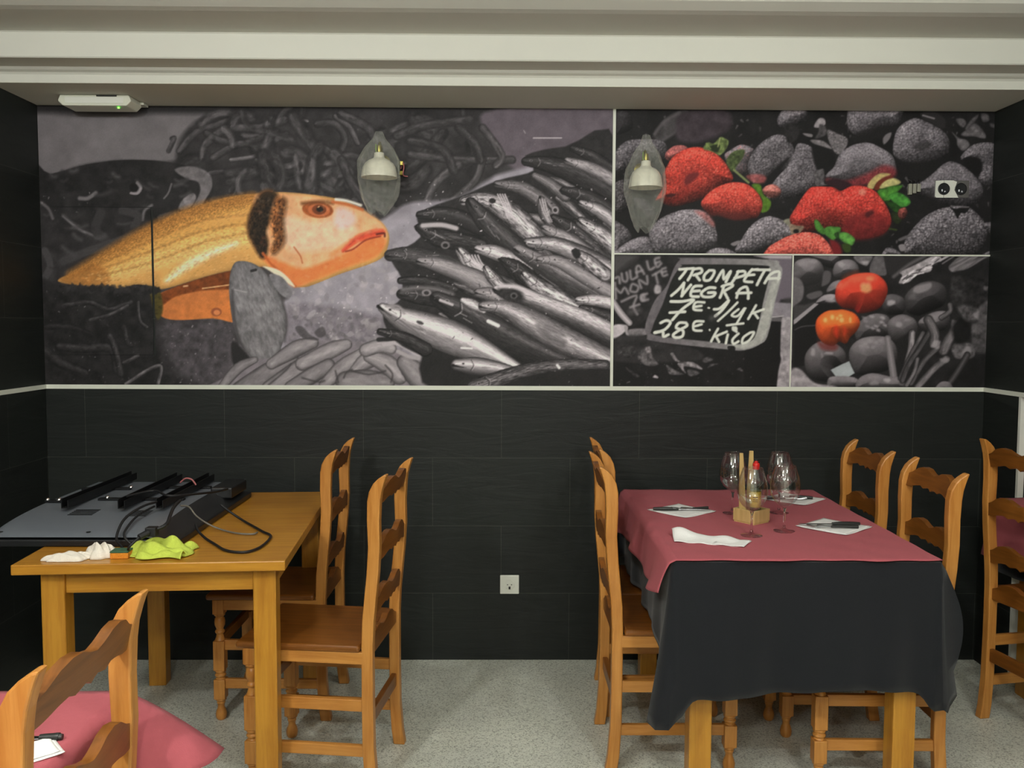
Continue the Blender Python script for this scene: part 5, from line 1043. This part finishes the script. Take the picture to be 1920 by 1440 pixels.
def bottle(x, y, s, label, cap, lab):
    o = thing('condiment_bottle', label, 'bottle', (x, y, .7835))
    MB().lathe([(.001, 0), (.017, 0), (.0185, .003), (.0185, .110), (.016, .128), (.009, .150), (.0075, .165), (.0075, .186), (.0062, .186), (.0062, .165), (.0075, .150), (.0145, .127), (.0170, .110), (.0170, .004), (.001, .003)], 28).build('bottle_body', M['bottle'], o, smooth=50)
    MB().lathe([(.001, .0045), (.0165, .0045), (.0165, s), (.001, s)], 24).build('liquid', M['soil'], o, smooth=50)
    plb = MB().lathe([(.0189, .050), (.0189, .104), (.0187, .104), (.0187, .050)], 28, cap=False).build('paper_label', M['yellow'] if lab else M['napkin'], o, smooth=50)
    mb = MB()
    for z0, z1 in ((.084, .087), (.076, .078), (.070, .072)):
        a0 = -2.3
        mb.grid(8, 1, lambda u, v_, z0=z0, z1=z1: (.0191*math.cos(a0+.9*u), .0191*math.sin(a0+.9*u), z0+(z1-z0)*v_))
    mb.build('label_print', M['ink'], plb)
    MB().lathe([(.0105, .180), (.0118, .184), (.0118, .196), (.0105, .201), (.0065, .203), (.0060, .208), (.0050, .2085)], 20).build('cap', cap, o, smooth=50)
    return o
bottle(.876, 3.068, .05, 'clear dressing bottle with a red cap and yellow label in the caddy', M['red'], True)
bottle(.888, 3.106, .09, 'second dressing bottle with a black cap, behind the red-capped one', M['dark'], False)

# ---------------------------------------------------------------- television lying face down
tv = thing('television', 'grey flat television lying face down on the bare oak table', 'television', (0, 0, 0))
X0, X1, Y0, Y1 = -1.60, -1.0, 2.775, 3.59; ZB0 = .7635
mb = MB().box(X0, X1, Y0, Y1, ZB0, ZB0+.022); mb.build('screen_frame', M['dark'], tv, bevel=.004)
def sst(t): t = max(0, min(1, t)); return t*t*(3-2*t)
def tvz(x, y): return ZB0+.0225+.046*(math.sqrt(max(0, 1-(1-min(1, max(0, (y-Y0)/.42)))**2)))*sst((X1-x)/.11+.02)*sst((x-X0)/.02+.15)*sst((Y1-y)/.05+.1)
def tvp(x0, x1):
    def fn(u, v_): x = x0+(x1-x0)*u; y = Y0+.004+(Y1-Y0-.008)*v_; return (x, y, tvz(x, y))
    return fn
bpn = MB().grid(40, 50, tvp(X0+.003, -1.085)).build('back_panel', M['casing'], tv, smooth=60)
MB().grid(16, 50, tvp(-1.085, X1-.003)).build('side_panel', M['dark'], tv, smooth=60)
for x, y0, y1 in ((-1.455, 2.99, 3.56), (-1.265, 2.985, 3.53), (-1.14, 2.99, 3.53)):
    mb = MB().box(x-.012, x-.009, y0, y1, .842, .872); mb.box(x-.012, x+.012, y0, y1, .839, .842); mb.box(x+.009, x+.012, y0, y1, .842, .866)
    mb.build('mounting_rail', M['bracket'], tv, bevel=.0008)
CB = []
for x0, x1, y in ((-1.585, -1.475, 3.13), (-1.57, -1.39, 3.37), (-1.42, -1.12, 3.17), (-1.30, -1.10, 3.40)):
    CB.append(MB().box(x0, x1, y-.012, y+.012, .832, .840).build('crossbar', M['bracket'], tv, bevel=.001))
for x, y, k in ((-1.581, 3.13, 0), (-1.541, 3.13, 0), (-1.391, 3.17, 2), (-1.39, 3.37, 1)):
    MB().lathe([(.008, 0), (.008, .004), (.005, .007), (.001, .008)], 14, (x, y, .840)).build('bolt', M['chrome'], CB[k], smooth=50)
for x in (-1.565, -1.292):
    MB().lathe([(.007, 0), (.007, .001), (.001, .0012)], 12, (x, 2.803, tvz(x, 2.803)+.001)).build('screw_hole', M['gap'], bpn)
def vent(x0, x1, y0, y1):
    mb = MB()
    for k in range(5): y = y0+(y1-y0)*k/4; mb.box(x0, x1, y-.004, y+.004, tvz((x0+x1)/2, y)-.002, tvz((x0+x1)/2, y)+.0015)
    mb.build('vent_slots', M['dark'], bpn)
vent(-1.43, -1.35, 2.96, 3.02); vent(-1.235, -1.17, 2.95, 3.01)
bx = MB().box(-1.09, -1.01, 3.36, 3.56, .80, .842); bx.build('connector_box', M['dark'], tv, bevel=.006)
# cables
def cable(pts, r, m, label, parent=None, name='cable'):
    o = MB().tube(pts, r, 8, 6).build(name, m, parent, smooth=60)
    if not parent: tag(o, label, 'cable')
    return o
c1 = thing('power_cable', 'black power cable looping from the television over the green cloth', 'cable')
cable([(-1.149, 2.99, .862), (-1.165, 2.93, .862), (-1.18, 2.86, .852), (-1.185, 2.80, .835), (-1.18, 2.745, .80), (-1.155, 2.715, .782), (-1.115, 2.668, .776), (-1.095, 2.635, .800), (-1.075, 2.655, .822)], .0042, M['rubber'], '', c1, 'cable_sleeve')
mb = MB().tube([(-1.075, 2.655, .822), (-1.055, 2.68, .832)], .010, 12, 0).box(-1.066, -1.034, 2.675, 2.705, .818, .846); mb.build('plug', M['rubber'], c1, bevel=.003)
cable([(-1.07, 2.985, .868), (-1.055, 2.89, .866), (-1.03, 2.79, .862), (-1.015, 2.72, .850), (-1.025, 2.70, .842), (-1.040, 2.695, .838)], .0055, M['rubber'], '', c1, 'cable_sleeve')
cable([(-1.155, 2.985, .848), (-1.172, 2.90, .838), (-1.172, 2.82, .822), (-1.165, 2.765, .800), (-1.13, 2.752, .774), (-1.10, 2.76, .772)], .0036, M['rubber'], 'thin black lead hanging from the television beside the power cable')
cable([(-1.052, 2.940, .860), (-1.034, 2.967, .85), (-1.014, 2.974, .82), (-.984, 2.991, .79), (-.936, 2.987, .770), (-.867, 2.940, .768), (-.815, 2.93, .768), (-.806, 2.955, .768)], .0030, M['greycable'], 'thin grey cable reaching from the television onto the tabletop')
cable([(-1.00, 2.93, .80), (-.985, 2.905, .785), (-.949, 2.868, .769), (-.895, 2.793, .768), (-.843, 2.722, .768), (-.797, 2.695, .768), (-.762, 2.705, .768), (-.742, 2.774, .768), (-.748, 2.90, .768), (-.79, 2.962, .7685), (-.851, 3.054, .768), (-.902, 3.12, .772), (-.955, 3.14, .80), (-.985, 3.15, .82)], .0042, M['rubber'], 'long dark cable lying in a wide loop on the bare tabletop')
cable([(-1.188, 3.323, .868), (-1.165, 3.314, .885), (-1.14, 3.307, .882), (-1.125, 3.307, .862)], .003, M['pinkwire'], 'short pink wire arched over the television brackets')
cable([(-1.26, 3.02, .875), (-1.20, 3.10, .879), (-1.12, 3.02, .877), (-1.06, 3.10, .868), (-1.03, 3.24, .850), (-1.02, 3.34, .842)], .0042, M['rubber'], 'black cable lying across the television brackets')

# cloths and sponge on the bare table
def crumple(name, cx, cy, rx, ry, h, m, seed, label, cat, rot=0, fold_=2.2, n=44, base=.7625, sx=1):
    rnd = random.Random(seed); K = [(rnd.uniform(1.5, 5), rnd.uniform(1.5, 5), rnd.uniform(0, 6), rnd.uniform(.4, 1)) for _ in range(7)]
    def fn(u, v_):
        a = 2*PI*u; r = v_; e = 1+.16*math.sin(3*a+K[0][2])+.10*math.sin(5*a+K[1][2])+.06*math.sin(9*a)
        x = math.cos(a)*r*e; y = math.sin(a)*r*e
        s = sum(k[3]*math.sin(k[0]*x*fold_+k[1]*y*fold_+k[2]) for k in K)/4
        z = h*(1-r**3.5)*(.80+.30*s+.10*math.sin(11*x+5*y))+.002
        return (x*rx, y*ry, max(z, .001) if r < .99 else .0005)
    o = MB().grid(n, 22, fn).build(name, m, smooth=80, solid=.0012, offset=1); o.location = (cx, cy, base); o.rotation_euler = (0, 0, rot)
    return tag(o, label, cat)
crumple('rag', -1.192, 2.662, .044, .034, .044, M['rag'], 17, 'crumpled white rag, taller heap beside the sponge', 'rag')
crumple('rag', -1.268, 2.624, .068, .026, .024, M['rag'], 11, 'long flat white rag at the table front, left of the heap', 'rag', .25)
t = thing('sponge', 'orange sponge with green scouring side, between rag and green cloth', 'sponge', (-1.132, 2.655, .7625), .06)
MB().box(-.022, .030, -.022, .024, 0, .018).build('sponge_foam', M['sponge'], t, bevel=.003); MB().box(-.022, .030, -.022, .024, .0182, .023).build('scouring_pad', M['scour'], t, bevel=.001)
def sheet(name, cx, cy, w_, d_, h, label, cat, seed):
    rnd = random.Random(seed); a = rnd.random()*6
    def fn(u, v_):
        x = (u-.5)*w_*(1+.08*math.sin(v_*7+a)); y = (v_-.5)*d_*(1+.1*math.sin(u*6+a))
        r = max(abs(u-.5), abs(v_-.5))*2; z = h*(1-r**4)*(.55+.30*math.sin(x*70+a)*math.cos(y*60)+.25*math.sin(y*110+x*30+a))+.0015
        return (x, y, max(.001, z))
    o = MB().grid(40, 34, fn).build(name, M['greencloth'], smooth=80, solid=.002, offset=1); o.location = (cx, cy, .7625); return tag(o, label, cat)
sheet('cleaning_cloth', -1.030, 2.712, .190, .120, .046, 'yellow-green cleaning cloth under the cable plug', 'cloth', 2)
o = MB().grid(30, 16, lambda u, v_: (-1.075+.135*u, 2.625+.045*v_-.012*math.sin(u*7), .7665+.012*math.sin(PI*v_)*(1+.4*math.sin(u*14)))).build('cleaning_cloth', M['greencloth'], smooth=80, solid=.002, offset=1)
tag(o, 'folded yellow-green cloth strip at the front of the larger green cloth', 'cloth')

# ---------------------------------------------------------------- fittings on wall and ceiling
t = thing('wall_socket', 'square white socket low on the black tiled wall between the tables', 'socket', (.037, YB, .335))
cvp = MB().box(-.041, .041, -.009, 0, -.041, .041).build('cover_plate', M['white'], t, bevel=.003)
ring = MB(); n = 32
prf = [(.021, -.0095), (.021, -.0120), (.0195, -.0120), (.0190, -.0095)]
v = []; f = []
for r_, y_ in prf:
    for i in range(n): v.append((r_*math.cos(2*PI*i/n), y_, r_*math.sin(2*PI*i/n)))
for j in range(3):
    for i in range(n): f.append((j*n+i, j*n+(i+1) % n, (j+1)*n+(i+1) % n, (j+1)*n+i))
MB().add(v, f).build('socket_ring', M['white'], cvp, smooth=40)
mb = MB().box(-.0105, -.0065, -.0100, -.0092, -.002, .002).box(.0065, .0105, -.0100, -.0092, -.002, .002).box(-.004, .004, -.0140, -.0095, -.019, -.008); mb.build('contacts', M['ink'], cvp)

t = thing('emergency_light', 'white emergency light box with green indicator, fixed under the ceiling at left', 'light', (-1.615, 3.71, 2.357))
MB().prism([(-.135, -.0), (-.145, -.024), (-.125, -.043), (.125, -.043), (.145, -.024), (.135, 0)], -.055, .055, 'y').build('lamp_housing', M['shell'], t, bevel=.004)
MB().box(-.115, .115, -.0575, -.0555, -.034, -.010).build('diffuser', M['white'], t, bevel=.0006)
MB().box(.01, .09, -.0590, -.0576, -.008, -.003).build('type_strip', M['dark'], t)
MB().box(-.145, .150, .060, .11, -.012, 0).build('mounting_plate', M['shell'], t, bevel=.002)
MB().lathe([(.004, 0), (.004, .003), (.001, .004)], 12, (.085, -.03, -.0475)).build('indicator', M['led'], t)

def sconce(x, zb, r, h, bagtop, bagbot, label, seed, by=3.70):
    t = thing('wall_lamp', label, 'lamp', (x, by, 0))
    pr = [(r, zb), (r*1.0, zb+.006), (r*.96, zb+h*.22), (r*.90, zb+h*.42), (r*.78, zb+h*.58), (r*.58, zb+h*.70), (r*.36, zb+h*.77), (r*.29, zb+h*.83), (r*.27, zb+h), (r*.20, zb+h+.002), (r*.2, zb+h*.8), (r*.34, zb+h*.73), (r*.54, zb+h*.66), (r*.74, zb+h*.54), (r*.86, zb+h*.40), (r*.92, zb+.02), (r*.95, zb)]
    MB().lathe(pr+[pr[0]], 36, cap=False).build('lamp_shade', M['porcelain'], t, smooth=60)
    MB().lathe([(.010, zb+h*.99), (.012, zb+h+.01), (.009, zb+h+.03)], 16).build('lamp_holder', M['brass'], t, smooth=50)
    MB().tube([(0, 0, zb+h+.022), (0, .02, zb+h+.045), (0, .07, zb+h+.035), (0, YB-by-.01, zb+h-.01)], .005, 10).build('bracket_arm', M['brass'], t, smooth=60)
    o = MB().lathe([(.028, 0), (.028, .006), (.02, .010)], 24).build('wall_rose', M['brass'], t, smooth=50); o.location = (0, YB-by, zb+h-.012); o.rotation_euler = (PI/2, 0, 0)
    MB().tube([(-.012, -.004, zb+h+.035), (-.013, -.006, zb+h+.015), (-.010, -.004, zb+h)], .0022, 8).build('earth_wire', M['green'], t, smooth=60)
    rnd = random.Random(seed); ph = [rnd.random()*6 for _ in range(4)]
    def bag(u, v_):
        a = 2*PI*u; z = bagbot+(bagtop-bagbot)*v_
        prr = np.interp(v_, [0, .05, .2, .45, .65, .82, .92, 1], [.55, .80, 1.05, 1.16, 1.12, .72, .34, .20])
        rr = r*prr*(1+.06*math.sin(5*a+ph[0]+v_*5)+.05*math.sin(9*a+ph[1]-v_*7)+.03*math.sin(15*a+ph[2]))
        if v_ < .4: rr *= 1-.3*(1-v_/.4)*abs(math.sin(a+ph[3]))
        fy = .72+.28*min(1, abs(v_-.0)*2)
        return (rr*math.cos(a)*(1 if v_ > .1 else .95), rr*math.sin(a)*fy, z+.012*math.sin(3*a+ph[2])*(1-v_)**2)
    MB().grid(64, 40, bag).build('plastic_bag', M['film'], t, smooth=80)
    return t
t1 = sconce(-.497, 2.046, .073, .098, 2.228, 1.905, 'white bell lamp in a clear plastic bag above the orange bream', 3)
t2 = sconce(.581, 2.012, .069, .106, 2.222, 1.842, 'white bell lamp in a clear plastic bag beside the strawberries', 9)
# unused cable box with loose wires, right of the first lamp
t = thing('cable_connector', 'brass-coloured wire connector with loose wires right of the left bagged lamp', 'connector', (-.425, YB, 2.105))
MB().lathe([(.020, 0), (.020, .004), (.001, .005)], 20).build('hole_cover', M['gap'], t).rotation_euler = (PI/2, 0, 0)
mb = MB().box(-.004, .012, -.028, -.008, -.030, -.012).box(-.002, .012, -.030, -.010, .010, .028); mb.build('terminal_block', M['brass'], t, bevel=.002)
MB().tube([(0, -.004, .0), (.012, -.03, .02), (.016, -.034, 0), (.012, -.03, -.03), (.03, -.02, -.034)], .0026, 8).build('loose_wire', M['pinkwire'], t, smooth=60)

t = thing('switch_box', 'double round-holed wall box with torn white tape on the strawberry picture', 'wall box', (1.897, YB, 2.034))
MB().box(-.073, .073, -.006, 0, -.036, .036).build('box_rim', simple('smoky_plastic', (96, 94, 92), .4), t, bevel=.002)
for k, poly in enumerate(([(-.070, .034), (-.036, .036), (-.036, -.036), (-.066, -.036), (-.071, -.030)], [(-.034, .036), (.004, .036), (.020, .030), (.010, -.004), (.028, -.036), (-.034, -.036)])):
    MB().prism(poly, -.0075, -.0062, 'y').build('white_tape', M['white'], t)
for x in (-.036, .036):
    o = MB().lathe([(.001, .0005), (.025, .0005), (.025, .003), (.0235, .0035), (.0225, .002), (.001, .0012)], 28).build('round_box', M['dark'], t, smooth=40); o.location = (x, -.0078, 0); o.rotation_euler = (PI/2, 0, 0)
    mb = MB().box(x-.010, x-.005, -.014, -.0095, -.012, -.002).box(x+.002, x+.008, -.0135, -.0095, -.014, -.008); mb.build('contact_tab', M['steel'], t, bevel=.0005)
t = thing('terminal_strip', 'loose terminal strip with wire ends left of the double wall box', 'connector', (1.738, YB, 2.034))
mb = MB()
for k in range(3): mb.box(-.028+.018*k, -.014+.018*k, -.018, -.002, -.026+.006*k, .020)
mb.build('terminal_block', simple('clear_grey_plastic', (150, 150, 136), .4), t, bevel=.002)
mb = MB()
for k in range(3): mb.tube([(-.021+.018*k, -.010, .018), (-.018+.018*k, -.016, .030), (-.030+.022*k, -.010, .036)], .0025, 8)
mb.build('wire_ends', M['rubber'], t, smooth=60)
